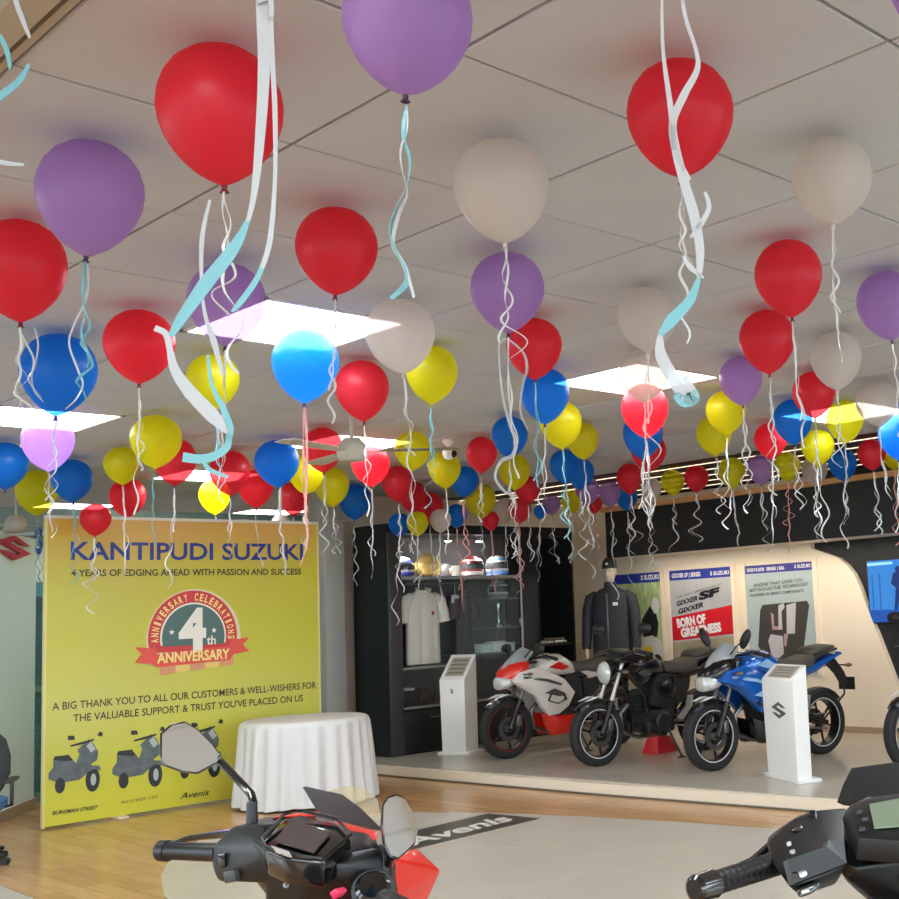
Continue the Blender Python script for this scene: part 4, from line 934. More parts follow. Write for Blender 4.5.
    # frame, engine, exhaust
    for s in (-1, 1):
        MB().tube([(.33, s * .04, .84), (.18, s * .12, .62), (.12, s * .12, .36), (-.12, s * .12, .30), (-.22, s * .11, .42), (-.20, s * .10, .74), (.20, s * .06, .80)], .018, 8).build('frame_tube', m_gb, t)
        MB().tube([(-.2, s * .10, .74), (-.5, s * .11, .79), (-.85, s * .06, .86)], .012, 8).build('subframe', m_gb, t)
        MB().tube([(-.20, s * .10, .42), (-.45, s * .10, .37), (RA, s * .105, WR)], [.028, .025, .02], 8).build('swingarm', m_gb, t)
        MB().rbox((-.24, s * .13 - .02, .33), (-.16, s * .13 + .08, .35), .006).build('footpeg', m_steel, t)
        MB().shell([(-.22, .36), (-.30, .34), (-.42, .46), (-.44, .56), (-.38, .56), (-.34, .46), (-.26, .40)], s, .115, .135, .14, .1).build('foot_bracket', m_silver, t)
    eng = MB().rbox((-.20, -.13, .24), (.14, .13, .46), .03, 3).build('engine_case', m_blackm, t)
    MB().lathe([(.001, -.155), (.075, -.155), (.095, -.14), (.095, .14), (.075, .155), (.001, .155)], 24, Matrix.Translation((-.04, 0, .34)) @ Matrix.Rotation(-PI / 2, 4, 'X')).build('clutch_cover', mat('cover_dark', (52, 52, 52), .4, .4), eng)
    MB().hull([(-.44, -.10, .62), (-.44, .10, .62), (-.48, -.09, .78), (-.48, .09, .78), (.0, -.12, .80), (.0, .12, .80), (.10, -.11, .50), (.10, .11, .50), (-.22, -.12, .42), (-.22, .12, .42)], .03, 2).build('air_box', m_blackm, t)
    for k in range(7):
        MB().rbox((.03 + k * .008, -.085, .46 + k * .024), (.19 + k * .008, .085, .47 + k * .024), .004, 1).build('cooling_fin', m_pb, eng)
    MB().rbox((.06, -.07, .45), (.20, .07, .66), .02).build('cylinder', m_blackm, eng)
    MB().tube([(.24, -.05, .52), (.33, -.06, .44), (.30, -.07, .27), (.10, -.09, .20), (-.2, -.10, .20), (-.34, -.15, .26)], .022, 10).build('exhaust_pipe', m_steel, t)
    mf = MB().tube([(-.30, -.155, .25), (-.36, -.16, .28), (-.68, -.175, .43), (-.74, -.175, .455)], [.04, .055, .062, .045], 16).build('muffler', m_gb, t)
    MB().tube([(-.66, -.176, .42), (-.70, -.176, .44)], [.065, .065], 16).build('muffler_band', m_silver, mf)
    # chain, sprocket, shock, hugger, side stand
    MB().tube([(-.14, .10, .385), (RA, .10, .375)], .009, 6).tube([(-.14, .10, .30), (RA, .10, .235)], .009, 6).build('chain', m_steel, t)
    MB().tube([(-.22, 0, .46), (-.28, 0, .72)], .035, 12).build('shock', m_pb, t)
    rings = []
    for k in range(8):
        a = math.radians(40 + k * 14); rr = WR + .025; cx, cz_ = RA + rr * math.cos(a), WR + rr * math.sin(a); w = .07
        ox, oz = math.cos(a), math.sin(a)
        rings.append([Vector((cx - ox * .03, -w, cz_ - oz * .03)), Vector((cx, -w * .8, cz_)), Vector((cx + ox * .01, 0, cz_ + oz * .01)), Vector((cx, w * .8, cz_)), Vector((cx - ox * .03, w, cz_ - oz * .03)), Vector((cx - ox * .003, 0, cz_ - oz * .003))])
    MB().rings(rings).build('rear_hugger', m_pb, t)
    MB().tube([(RA - .05, 0, .30), (RA - .36, 0, .52), (RA - .37, 0, .66), (-.90, 0, .84)], .010, 6).build('saree_guard_rod', m_pb, t)
    MB().tube([(-.10, .12, .28), (-.16, .24, .012)], .012, 8).rbox((-.19, .22, 0), (-.12, .27, .012), .004).build('side_stand', m_pb, t)
    if naked:
        hl = MB().loft([(.55, 0, .84, .075, .09, 2), (.53, 0, .84, .09, .115, 2.1), (.47, 0, .85, .09, .11, 2.2), (.41, 0, .86, .05, .06, 2)], 22).build('headlight', m_gb, t)
        MB().loft([(.545, 0, .835, .086, .11, 2.0), (.575, 0, .838, .072, .09, 2.0), (.59, 0, .84, .03, .04, 2)], 22).build('headlight_lens', m_refl, hl)
        MB().hull([(.46, -.07, .96), (.46, .07, .96), (.40, -.08, 1.03), (.40, .08, 1.03), (.36, -.07, .98), (.36, .07, .98)], .008).build('instrument_pod', m_pb, t)
        for s in (-1, 1):
            q = MB().tube([(.44, s * .09, .84), (.45, s * .17, .84)], .007, 6).build('indicator_stalk', m_pb, t)
            MB().loft([(.42, s * .19, .84, .015, .012, 2), (.45, s * .19, .84, .03, .02, 2), (.48, s * .19, .84, .012, .01, 2)], 10).build('indicator_lens', m_amber, q)
            MB().shell([(-.12, .72), (.02, .70), (-.02, .58), (-.18, .54), (-.24, .66)], s, .08, .12, .135).build('side_cover', m_gb, t)
        MB().hull([(.22, -.10, .26), (.22, .10, .26), (-.1, -.1, .19), (-.1, .1, .19), (.26, -.06, .36), (.26, .06, .36), (-.15, .1, .26), (-.15, -.1, .26)], .01).build('belly_cowl', m_gb, t)
    else:
        # full fairing: cowl, screen, lamp, side panels, belly
        cw = MB().loft([(.74, 0, .78, .05, .035, 2.2), (.70, 0, .80, .105, .075, 2.4), (.64, 0, .83, .15, .095, 2.5), (.56, 0, .86, .17, .095, 2.5), (.48, 0, .89, .17, .08, 2.5), (.44, 0, .91, .13, .04, 2.4)], 24).build('front_cowl', second if kind == 'sport_white' else m_gb, t, smooth=60)
        MB().loft([(.765, 0, .745, .05, .04, 2.2), (.74, 0, .74, .10, .065, 2.4), (.69, 0, .745, .13, .07, 2.4), (.62, 0, .76, .13, .06, 2.4)], 22).build('headlight', m_refl, cw)
        rg = []
        for (x, z, w, hh) in ((.70, .875, .09, .012), (.65, .94, .13, .035), (.585, 1.00, .135, .05), (.52, 1.05, .115, .055), (.46, 1.085, .07, .05)):
            rg.append([Vector((x + (-.10 * (abs(u) ** 2)), w * u, z - hh * u * u)) for u in (-1, -.75, -.5, -.25, 0, .25, .5, .75, 1)])
        mb = MB(); n = 9
        inner = [[v + Vector((-.004, 0, -.004)) for v in r] for r in rg]
        vs = [v for r in rg for v in r] + [v for r in inner for v in r]; off = len(rg) * n; fs = []
        for i in range(len(rg) - 1):
            for k in range(n - 1):
                a = i * n + k; fs.append((a, a + 1, a + 1 + n, a + n)); fs.append((a + off, a + n + off, a + 1 + n + off, a + 1 + off))
        for k in range(n - 1): fs.append((k, k + off, k + 1 + off, k + 1)); e_ = (len(rg) - 1) * n + k; fs.append((e_, e_ + 1, e_ + 1 + off, e_ + off))
        for i in range(len(rg) - 1): a = i * n; fs.append((a, a + n, a + n + off, a + off)); b_ = a + n - 1; fs.append((b_, b_ + off, b_ + n + off, b_ + n))
        mb.add(vs, fs).build('windscreen', see_through('screen_clear', (200, 204, 204), .5, .08, (214, 220, 220)), t, smooth=60)
        for s in (-1, 1):
            sp = MB().shell([(.68, .76), (.60, .84), (.40, .88), (.22, .82), (.06, .74), (-.06, .60)] + ([(.02, .47), (.14, .40), (.26, .39), (.34, .48), (.42, .60), (.56, .68)] if kind == 'sport_white' else [(.02, .54), (.12, .48), (.22, .46), (.32, .56), (.44, .66), (.56, .71)]), s, .12, .175, .215, .35).build('side_fairing', main, t)
            MB().shell([(.26, .62), (.10, .60), (.06, .54), (.18, .50), (.30, .54)], s, .20, .218, .214, .3).build('fairing_vent', m_pb, sp)
            MB().slab([(.56, s * .205, .80), (.30, s * .222, .76), (.12, s * .224, .70), (.14, s * .224, .685), (.32, s * .222, .735), (.57, s * .202, .78)], (0, s * .003, 0)).build('fairing_decal', stripe, sp)
            MB().slab([(.34, s * .224, .62), (.22, s * .226, .66), (.08, s * .222, .60), (.16, s * .224, .575)], (0, s * .004, 0)).build('fairing_decal', stripe, sp)
            MB().shell([(.30, .42), (.14, .38), (-.14, .40), (-.18, .28), (-.10, .19), (.20, .19), (.26, .28)], s, .08, .14, .165, .25).build('belly_panel', belly, t)
            q = MB().tube([(.56, s * .17, .82), (.54, s * .24, .82)], .007, 6).build('indicator_stalk', m_pb, t)
            MB().loft([(.50, s * .26, .82, .015, .012, 2), (.53, s * .26, .82, .03, .02, 2), (.56, s * .26, .82, .012, .01, 2)], 10).build('indicator_lens', m_amber, q)
            MB().shell([(-.18, .80), (-.50, .84), (-.86, .93), (-.90, .91), (-.56, .78), (-.30, .73)], s, .09, .125, .14, .2).build('tail_side_panel', main, t)
        MB().hull([(.40, -.07, .98), (.40, .07, .98), (.34, -.08, .99), (.34, .08, .99), (.46, -.07, 1.03), (.46, .07, 1.03)], .006).build('instrument_pod', m_pb, t)
    return t
m_bwh = mat('bike_pearl_white', (226, 218, 208), .2, coat=.6); m_bred_ = mat('bike_red', (226, 40, 26), .22, coat=.6)
m_bblue = mat('bike_blue', (30, 104, 196), .18, .25, coat=.8); m_bblue2 = mat('bike_pale_blue', (150, 190, 226), .25)
F1 = on_z(507, 758.5, .1); F2 = on_z(598, 766, .1); F3 = on_z(713, 770.5, .1)
HD = PI - .16
b1 = motorcycle('motorcycle', 'white and red faired sport motorcycle parked nearest the display cabinet', F1, HD, 'sport_white', (m_bwh, m_bred_, m_bred_, m_steel))
b2 = motorcycle('motorcycle', 'black naked motorcycle with chrome forks parked between two faired ones', F2, HD + .05, 'naked', (m_gb, m_steel, m_gb, None))
b3 = motorcycle('motorcycle', 'blue and black faired motorcycle parked behind the emblem plinth', F3, HD, 'sport_blue', (m_bblue, m_bblue2, m_gb, m_bblue2))
F4 = on_z(912, 769, .1)
b4 = motorcycle('motorcycle', 'black motorcycle at the picture edge showing only its front wheel', F4, HD + .02, 'naked', (m_gb, m_steel, m_gb, None))
# red steps seen on the platform behind the black motorcycle
p = on_z(662, 752, .1)
o = MB().hull([(-.16, -.10, 0), (.16, -.10, 0), (.16, .12, 0), (-.16, .12, 0), (-.10, -.06, .16), (.08, -.06, .16), (.08, .08, .16), (-.10, .08, .16)], .01).build('wheel_chock', mat('chock_red', (214, 40, 50), .4), None, loc=(9.35, 9.0, .1)); 
o.location = on_z(661, 752, .1); tag(o, 'red wedge block on the platform floor beneath the black motorcycle', 'block')

# ================================================================ SCOOTERS CLOSE TO THE CAMERA
m_sb = mat('scooter_black', (15, 16, 17), .4, bump=.04, scale=300); m_sgl = mat('scooter_gloss', (14, 15, 17), .12, coat=.7); m_sred = mat('scooter_red', (236, 42, 26), .3, coat=.4)
m_sgrey = mat('scooter_grey', (70, 74, 76), .4); m_lcd = mat('lcd_dark', (74, 62, 60), .12); m_lcdg = mat('lcd_green', (132, 148, 124), .15); m_mirror = mat('mirror_glass', (225, 228, 230), .03, 1.0)
m_smoke = mat('smoke_screen', (30, 14, 14), .5)
def H3(pts, back, bevel=.006):
    """solid whose face is the given outline (world points) and which goes back by a vector, slightly narrowing"""
    c = sum((Vector(p) for p in pts), Vector()) / len(pts); b = Vector(back)
    return list(pts) + [Vector(p).lerp(c, .12) + b for p in pts]
def PP(lst): return [P(*q) for q in lst]
def scooter(label, fwd, C0, colour, front_clear=True):
    """rolling chassis below the handlebar (mostly under the frame edge); fwd heading unit vector, C0 point under the handlebar"""
    rz = math.atan2(fwd.y, fwd.x)
    t = thing('scooter', label, 'scooter', (C0.x, C0.y, .004), rz)
    for nm, x in (('front_wheel', .30), ('rear_wheel', -.98)):
        M_ = Matrix.Translation((x, 0, .235)) @ Matrix.Rotation(-PI / 2, 4, 'X')
        q = MB().lathe([(.14, -.035), (.15, -.045), (.15, .045), (.14, .035)], 28, M_, True).build(nm, m_steel, t)
        MB().lathe([(.15, -.045), (.18, -.052), (.215, -.045), (.235, 0), (.215, .045), (.18, .052), (.15, .045), (.15, 0)], 32, M_, True).build('tyre', m_tyre, q)
        for k in range(5):
            a = 2 * PI * k / 5; MB().tube([(x, 0, .235), (x + .145 * math.cos(a), 0, .235 + .145 * math.sin(a))], [.022, .012], 6).build('spoke', m_steel, q)
    for s in (-1, 1): MB().tube([(.30, s * .07, .235), (.20, s * .07, .52)], .02, 8).build('fork_leg', m_sb, t)
    MB().hull([(.42, -.07, .44), (.42, .07, .44), (.34, -.09, .52), (.34, .09, .52), (.12, -.08, .50), (.12, .08, .50), (.06, -.07, .34), (.06, .07, .34)], .02).build('front_fender', colour, t)
    MB().hull([(.26, -.16, .84), (.26, .16, .84), (.10, -.20, .62), (.10, .20, .62), (.04, -.17, .34), (.04, .17, .34), (.18, -.10, .90), (.18, .10, .90), (.0, -.16, .36), (.0, .16, .36), (.02, -.14, .86), (.02, .14, .86), (.34, -.05, .60), (.34, .05, .60)], .02).build('front_apron', colour, t)
    MB().tube([(.20, 0, .5), (.02, 0, 1.0)], .035, 12).build('steering_column', m_sb, t)
    MB().hull([(.02, -.17, .30), (.02, .17, .30), (-.42, -.17, .28), (-.42, .17, .28), (.02, -.17, .36), (.02, .17, .36), (-.42, -.17, .34), (-.42, .17, .34)], .01).build('floorboard', m_sb, t)
    MB().loft([(-.34, 0, .42, .12, .16, 2.6), (-.5, 0, .5, .17, .2, 2.8), (-.85, 0, .56, .17, .17, 2.8), (-1.15, 0, .62, .11, .12, 2.4), (-1.25, 0, .64, .03, .04, 2)], 22).build('rear_body', colour, t, smooth=60)
    MB().loft([(-.38, 0, .70, .08, .03, 2.6), (-.5, 0, .72, .14, .05, 3), (-.8, 0, .76, .15, .055, 3), (-1.15, 0, .79, .10, .04, 2.6), (-1.2, 0, .79, .05, .02, 2)], 22).build('seat', m_seat, t, smooth=60)
    MB().rbox((-.95, -.16, .2), (-.55, -.06, .36), .03).build('engine_case', m_steel, t)
    MB().tube([(-.62, .13, .25), (-.95, .16, .30), (-1.2, .16, .38)], [.035, .05, .045], 12).build('muffler', m_sb, t)
    MB().tube([(-.45, .05, .30), (-.50, .10, .02)], .012, 6).tube([(-.45, -.05, .30), (-.50, -.10, .02)], .012, 6).build('centre_stand', m_steel, t)
    return t
def attach(o, t):
    o.parent = t; o.matrix_parent_inverse = (Matrix.Translation(t.location) @ Matrix.Rotation(t.rotation_euler.z, 4, 'Z')).inverted(); return o
UPV = Vector((0, 0, 1))
# ---- red and black scooter
fwd = Vector((math.cos(.2), math.sin(.2), 0)); lfv = Vector((-fwd.y, fwd.x, 0))
Cs = P(318, 870, 2.03)
s1 = scooter('red and black scooter close to the camera with its dash and two mirrors in view', fwd, Vector((Cs.x, Cs.y, 0)), m_sred)
dn = Vector((0, 0, -1))
def S(name, mb, m, t=None, smooth=35): return attach(mb.build(name, m, None, smooth), t or s1)
g0, g1, g2 = P(160, 850.5, 2.22), P(169, 850.8, 2.21), P(220, 852.5, 2.13)
S('grip', MB().tube([g0, g0.lerp(g1, .15), g1], [.014, .0195, .0195], 18).tube([g1, g1.lerp(g2, .05), g2], [.019, .0158, .0163], 18), m_sb)
S('grip_end', MB().tube([g0 + (g0 - g1) * .25, g0.lerp(g1, .3)], [.012, .015], 14), m_sgl)
S('switch_housing', MB().hull(H3(PP([(212, 846, 2.12), (232, 826, 2.10), (262, 824, 2.05), (270, 850, 2.0), (268, 884, 2.02), (216, 882, 2.10), (212, 866, 2.12)]), fwd * .07), .006), m_sb)
S('turn_switch', MB().hull(H3(PP([(222, 872, 2.06), (234, 870, 2.05), (236, 882, 2.05), (224, 884, 2.06)]), fwd * .03), .003), m_sgrey)
S('horn_button', MB().hull(H3(PP([(217, 854, 2.09), (224, 853, 2.08), (225, 868, 2.08), (218, 869, 2.09)]), fwd * .02), .003), m_sgl)
S('brake_lever', MB().tube([P(262, 838, 2.10), P(232, 833, 2.20), P(190, 838, 2.28), P(174, 845, 2.30)], [.010, .008, .006, .008], 8), m_sgl)
S('handlebar_cover', MB().hull(PP([(222, 838, 2.16), (240, 823, 2.18), (284, 812, 2.18), (330, 812, 2.22), (252, 836, 2.04), (276, 862, 1.96), (262, 884, 2.05), (330, 872, 1.94), (372, 842, 2.05), (376, 826, 2.2), (270, 900, 2.12), (350, 905, 2.05), (384, 880, 2.0)]), .012, 3), m_sb)
S('handlebar_lower', MB().hull(PP([(262, 868, 2.0), (330, 868, 1.92), (384, 846, 1.98), (392, 878, 1.98), (404, 930, 2.0), (270, 940, 2.06), (275, 960, 2.2), (400, 960, 2.2), (392, 850, 2.15)]), .012, 3), m_sb)
def plane3(a, b, c):
    n = (b - a).cross(c - a).normalized(); n = -n if n.z < 0 else n
    def f(px, py, up=0.0):
        r = ray(px, py); return O + r * ((a + n * up - O).dot(n) / r.dot(n))
    return n, f
nb, DP = plane3(P(262, 842, 1.985), P(302, 814, 2.09), P(322, 862, 1.895))
bz = [DP(*q) for q in [(262, 842), (284, 818), (302, 814), (338, 823), (351, 838), (322, 862), (284, 858), (266, 850)]]
S('dash_bezel', MB().hull(list(bz) + [v - nb * .045 for v in bz], .005, 2), m_sgl)
scn = [DP(x, y, .004) for x, y in [(275, 842), (291, 821), (331, 834), (314, 854)]]
S('dash_display', MB().slab(scn, nb * .003), m_lcd, smooth=0)
S('dash_rim', MB().tube([bz[0] + nb * .006, bz[1] + nb * .006, bz[2] + nb * .006, bz[3] + nb * .006, bz[4] + nb * .006, bz[5] + nb * .006, bz[6] + nb * .006, bz[7] + nb * .006, bz[0] + nb * .006], .003, 6), m_sb)
S('chrome_trim', MB().slab([DP(x, y, .006) for x, y in [(271, 847), (289, 853), (292, 858), (276, 853)]], nb * .003), m_silver)
S('dash_hood', MB().hull(PP([(262, 826, 2.17), (276, 814, 2.2), (302, 811, 2.23), (322, 812, 2.25), (316, 816, 2.17), (300, 814, 2.16), (276, 817, 2.13)]), .003), m_sred)
S('smoked_screen', MB().slab(PP([(302.5, 787, 2.36), (339, 795, 2.33), (358, 809, 2.27), (380, 831, 2.18), (350, 824, 2.2), (320, 816, 2.24), (311, 801, 2.31)]), fwd * .008), m_smoke)
S('clear_screen', MB().slab(PP([(328, 791, 2.42), (346, 786, 2.48), (364, 789, 2.48), (376, 800, 2.42), (382, 830, 2.25), (360, 812, 2.32)]), fwd * .004), see_through('flyscreen', (236, 232, 214), .72, .06, (246, 242, 226)))
S('front_cowl', MB().hull(PP([(318, 815, 2.2), (343, 822, 2.16), (378, 832, 2.13), (374, 842, 2.08), (354, 840, 2.08), (344, 826, 2.12), (380, 838, 2.35), (350, 818, 2.38)]), .004), m_sred)
S('cowl_side', MB().hull(PP([(350, 840, 2.06), (376, 842, 2.06), (392, 862, 2.02), (396, 900, 2.05), (340, 876, 1.98), (396, 852, 2.3), (390, 900, 2.35)]), .008), m_sb)
S('front_fairing', MB().hull(PP([(391, 858, 2.18), (416, 847, 2.30), (441, 870, 2.34), (420, 900, 2.32), (396, 893, 2.2), (400, 960, 2.3), (392, 870, 2.5), (430, 880, 2.5)]), .006), m_sred)
S('fairing_inner', MB().hull(PP([(380, 842, 2.1), (392, 860, 2.08), (397, 905, 2.1), (376, 910, 2.05), (388, 850, 2.25)]), .004), m_sb)
S('brake_reservoir', MB().lathe([(.001, .0), (.026, 0), (.028, .004), (.028, .02), (.022, .026), (.001, .027)], 24, ring_m(P(373, 893, 1.93), (P(373, 893, 1.5) - P(373, 893, 1.93)).normalized() + UPV * .6)), m_sgl)
S('reservoir_ring', MB().lathe([(.028, -.004), (.034, -.004), (.034, .012), (.028, .012)], 24, ring_m(P(373, 893, 1.94), (P(373, 893, 1.5) - P(373, 893, 1.94)).normalized() + UPV * .6), True), m_sgrey)
S('starter_button', MB().hull(H3(PP([(328, 893, 1.86), (335, 888, 1.86), (340, 893, 1.86), (333, 901, 1.86)]), fwd * .02), .003), mat('button_pink', (214, 50, 90), .3))
S('key_lock', MB().lathe([(.001, 0), (.005, 0), (.005, .004), (.001, .005)], 14, ring_m(P(286, 885, 1.98), (O - P(286, 885, 1.98)).normalized())), m_steel)
# right grip reaches toward the camera below the frame edge
gr0, gr1 = P(384, 900, 1.86), P(440, 925, 1.72)
S('grip', MB().tube([gr0, gr1], .0165, 16), m_sb)
# mirrors
mo = [(159.5, 733), (171, 723), (185, 720.5), (198, 728), (214, 744), (222, 755), (217, 764), (198, 774.5), (183, 773), (163, 766), (159.5, 757)]
def mirror(t, outline, depth, thick, frame, tilt=None):
    pts = [P(x, y, depth) for x, y in outline]; c = sum(pts, Vector()) / len(pts); away = (c - O).normalized()
    if tilt is not None:
        nd = ((O - c).normalized() + tilt).normalized(); Rm = (-ROW_F).rotation_difference(nd).to_matrix()
        q_ = [c + Rm @ (p - c) for p in pts]; r0 = c - O; pts = []
        for x, y in outline: r = ray(x, y); pts.append(O + r * (r0.dot(nd) / r.dot(nd)))
        away = -nd
    q = attach(MB().hull([p + away * .002 for p in pts] + [p.lerp(c, .06) + away * .012 for p in pts] + [p.lerp(c, .35) + away * thick for p in pts], .003, 2).build('mirror_housing', frame, None), t)
    gl = MB().slab([p.lerp(c, .09) - away * .001 for p in pts], away * .003).build('mirror_glass', m_mirror, None, smooth=0)
    gl.parent = q; gl.matrix_parent_inverse = q.matrix_parent_inverse.copy() if False else Matrix.Identity(4)
    return q
q = mirror(s1, mo, 2.22, .035, m_sgl, Vector((.05, -.1, .16)))
S('mirror_stem', MB().tube([P(214, 758, 2.25), P(222, 763, 2.24), P(238, 780, 2.19), P(251, 794, 2.15), P(254, 804, 2.14)], [.007, .0075, .0075, .0075, .007], 10), m_sgl)
S('mirror_boot', MB().tube([P(252, 802, 2.14), P(252, 830, 2.13)], [.0095, .0105], 12), m_sb)
mo2 = [(382, 804), (387, 796), (396, 793), (405, 796), (413, 808), (419, 828), (416, 844), (408, 852), (398, 860.5), (390, 858), (384, 845), (381.5, 822)]
q = mirror(s1, mo2, 1.95, .05, m_sgl, Vector((.25, -.05, .12)))
S('mirror_stem', MB().tube([P(392, 856, 1.97), P(386, 868, 1.99), P(379, 884, 2.0)], [.008, .009, .012], 10), m_sgl)
S('mirror_boot', MB().hull(PP([(372, 842, 2.0), (384, 846, 1.98), (394, 866, 1.98), (390, 900, 1.98), (374, 900, 1.96), (380, 870, 2.1)]), .006), m_sb)

# ---- dark scooter at the other side
fwd2 = Vector((math.cos(PI / 2 - .05), math.sin(PI / 2 - .05), 0))
Cs2 = P(948, 900, 1.78)
s2 = scooter('dark grey scooter at the frame edge with pale green dash display', fwd2, Vector((Cs2.x, Cs2.y, 0)), m_sb)
def S2(name, mb, m, smooth=35): return S(name, mb, m, s2, smooth)
g0, g1, g2 = P(694, 889.5, 1.50), P(712, 884, 1.53), P(778, 863, 1.64)
S2('grip', MB().tube([g1, g1.lerp(g2, .04), g1.lerp(g2, .5), g2], [.0185, .0148, .0152, .0162], 20), m_sb)
S2('grip_end', MB().tube([g0, g0.lerp(g1, .12), g0.lerp(g1, .7), g1], [.012, .0172, .0178, .0185], 20), m_sgl)
for k in range(9):
    a = g1.lerp(g2, .1 + k * .085); b = g1.lerp(g2, .115 + k * .085); S2('grip_rib', MB().tube([a, b], .0152 + .0001 * k, 16), m_tyre)
S2('switch_housing', MB().hull(PP([(766, 842, 1.66), (770, 835, 1.70), (791, 820, 1.74), (819, 810, 1.8), (846, 808, 1.84), (853, 855, 1.7), (841, 869, 1.62), (790, 888, 1.55), (772, 862, 1.6), (768, 838, 1.75), (800, 815, 1.85), (850, 812, 1.95), (835, 885, 1.7), (800, 897, 1.62)]), .008, 3), m_sb)
S2('switch_panel', MB().slab(PP([(783, 862, 1.585), (822, 849, 1.62), (824, 843, 1.64), (839, 841, 1.66), (842, 865, 1.60), (789, 886, 1.535)]), -fwd2 * .008 + UPV * .004), m_sgrey, 0)
S2('indicator_frame', MB().hull(PP([(788, 868, 1.565), (811, 864.5, 1.59), (815, 871, 1.585), (813, 876, 1.575), (791, 883, 1.545), (789, 868, 1.60), (815, 871, 1.60), (793, 883, 1.57)]), .002), m_sgl)
S2('indicator_switch', MB().hull(PP([(798, 872, 1.545), (806, 869.5, 1.552), (808, 875, 1.548), (800, 879, 1.54), (799, 872, 1.58), (807, 876, 1.58)]), .002), m_silver)
S2('indicator_slot', MB().hull(PP([(792, 872, 1.552), (797, 871, 1.555), (799, 879, 1.548), (793, 881, 1.545), (794, 873, 1.58)]), .001), m_sgl)
S2('horn_switch', MB().hull(PP([(797, 888, 1.545), (820, 880, 1.57), (822, 886, 1.57), (812, 894, 1.55), (798, 899, 1.54), (800, 890, 1.6), (818, 886, 1.62)]), .003), m_sgl)
S2('horn_button', MB().hull(PP([(800, 890, 1.53), (809, 887, 1.54), (811, 892, 1.535), (802, 896, 1.53), (804, 891, 1.56)]), .002), m_silver)
S2('beam_switch', MB().hull(PP([(784, 846, 1.66), (796, 842, 1.67), (800, 853, 1.65), (788, 858, 1.64), (790, 848, 1.72)]), .003), m_sgl)
S2('beam_button', MB().hull(PP([(786, 842, 1.65), (791, 840.5, 1.655), (792, 846, 1.65), (787, 847, 1.648), (789, 843, 1.7)]), .002), m_silver)
S2('beam_button', MB().hull(PP([(789, 850, 1.635), (795, 848.5, 1.64), (796, 854, 1.635), (790, 855, 1.63), (792, 851, 1.68)]), .002), m_silver)
S2('lever_pivot', MB().tube([P(813, 812, 1.78), P(814, 822, 1.77)], .007, 12), m_sgl)
S2('lever_slot', MB().hull(PP([(790, 831, 1.70), (802, 824, 1.73), (804, 829, 1.72), (798, 832, 1.70), (795, 829, 1.78)]), .002), m_sgl)
S2('brake_lever', MB().tube([P(814, 815, 1.86), P(780, 838, 1.84), P(752, 862, 1.74), P(722, 876, 1.70)], [.009, .008, .007, .008], 8), m_sgl)
S2('dash_pod', MB().hull(PP([(840, 812, 1.80), (850, 803, 1.86), (868, 796, 1.92), (900, 792, 1.98), (980, 798, 2.05), (1010, 830, 2.0), (852, 846, 1.72), (870, 852, 1.70), (930, 856, 1.72), (1000, 860, 1.85), (860, 830, 1.95), (980, 850, 2.05)]), .008, 3), m_sb)
n2, DQ = plane3(P(848, 815, 1.74), P(905, 796, 1.84), P(858, 838, 1.66))
dd = [DQ(x, y, .004) for x, y in [(848, 815), (866, 802), (905, 796), (985, 804), (1000, 836), (930, 846), (858, 840)]]
S2('dash_bezel', MB().hull([v + n2 * .004 for v in dd] + [v - n2 * .03 for v in dd], .004, 2), mat('bezel_dark', (14, 15, 16), .5))
S2('dash_display', MB().slab([DQ(x, y, .010) for x, y in [(869, 806), (900, 800), (975, 808), (985, 824), (900, 827), (874, 829)]], n2 * .003), m_lcdg, 0)
for (x, y, w) in ((857, 812, 5), (862, 819, 6), (859, 829, 6)):
    S2('dash_icon', MB().slab([DQ(a_, b_, .010) for a_, b_ in [(x, y), (x + w, y - 1), (x + w, y + 2), (x, y + 2.5)]], n2 * .002), m_sgrey, 0)
S2('smoked_screen', MB().slab(PP([(843, 803, 1.92), (849, 785, 2.02), (857, 768.5, 2.12), (900, 762.5, 2.22), (985, 770, 2.32), (1010, 820, 2.1), (930, 796, 2.02), (868, 797, 1.96), (850, 806, 1.92)]), fwd2 * .012), mat('dark_screen', (5, 5, 6), .9))
S2('handlebar_cover', MB().hull(PP([(838, 812, 1.82), (850, 850, 1.70), (838, 870, 1.64), (846, 884, 1.70), (872, 895, 1.72), (930, 900, 1.74), (1010, 900, 1.85), (1010, 850, 1.9), (930, 856, 1.72), (880, 856, 1.74), (860, 812, 1.98), (980, 820, 2.08), (900, 930, 1.9)]), .012, 3), m_sb)
S2('lower_cover', MB().hull(PP([(864, 890, 1.72), (905, 885, 1.74), (1000, 890, 1.85), (868, 940, 1.78), (1000, 950, 1.9), (900, 940, 2.0)]), .01, 2), m_blackm)
S2('grey_trim', MB().slab(PP([(890, 855, 1.705), (906, 853, 1.71), (912, 884, 1.70), (901, 882, 1.70)]), -fwd2 * .006), m_sgrey, 0)
gr = [P(1010, 870, 1.92), P(1075, 868, 2.02), P(1090, 868, 2.04)]
S2('grip', MB().tube(gr, .017, 14), m_sb)
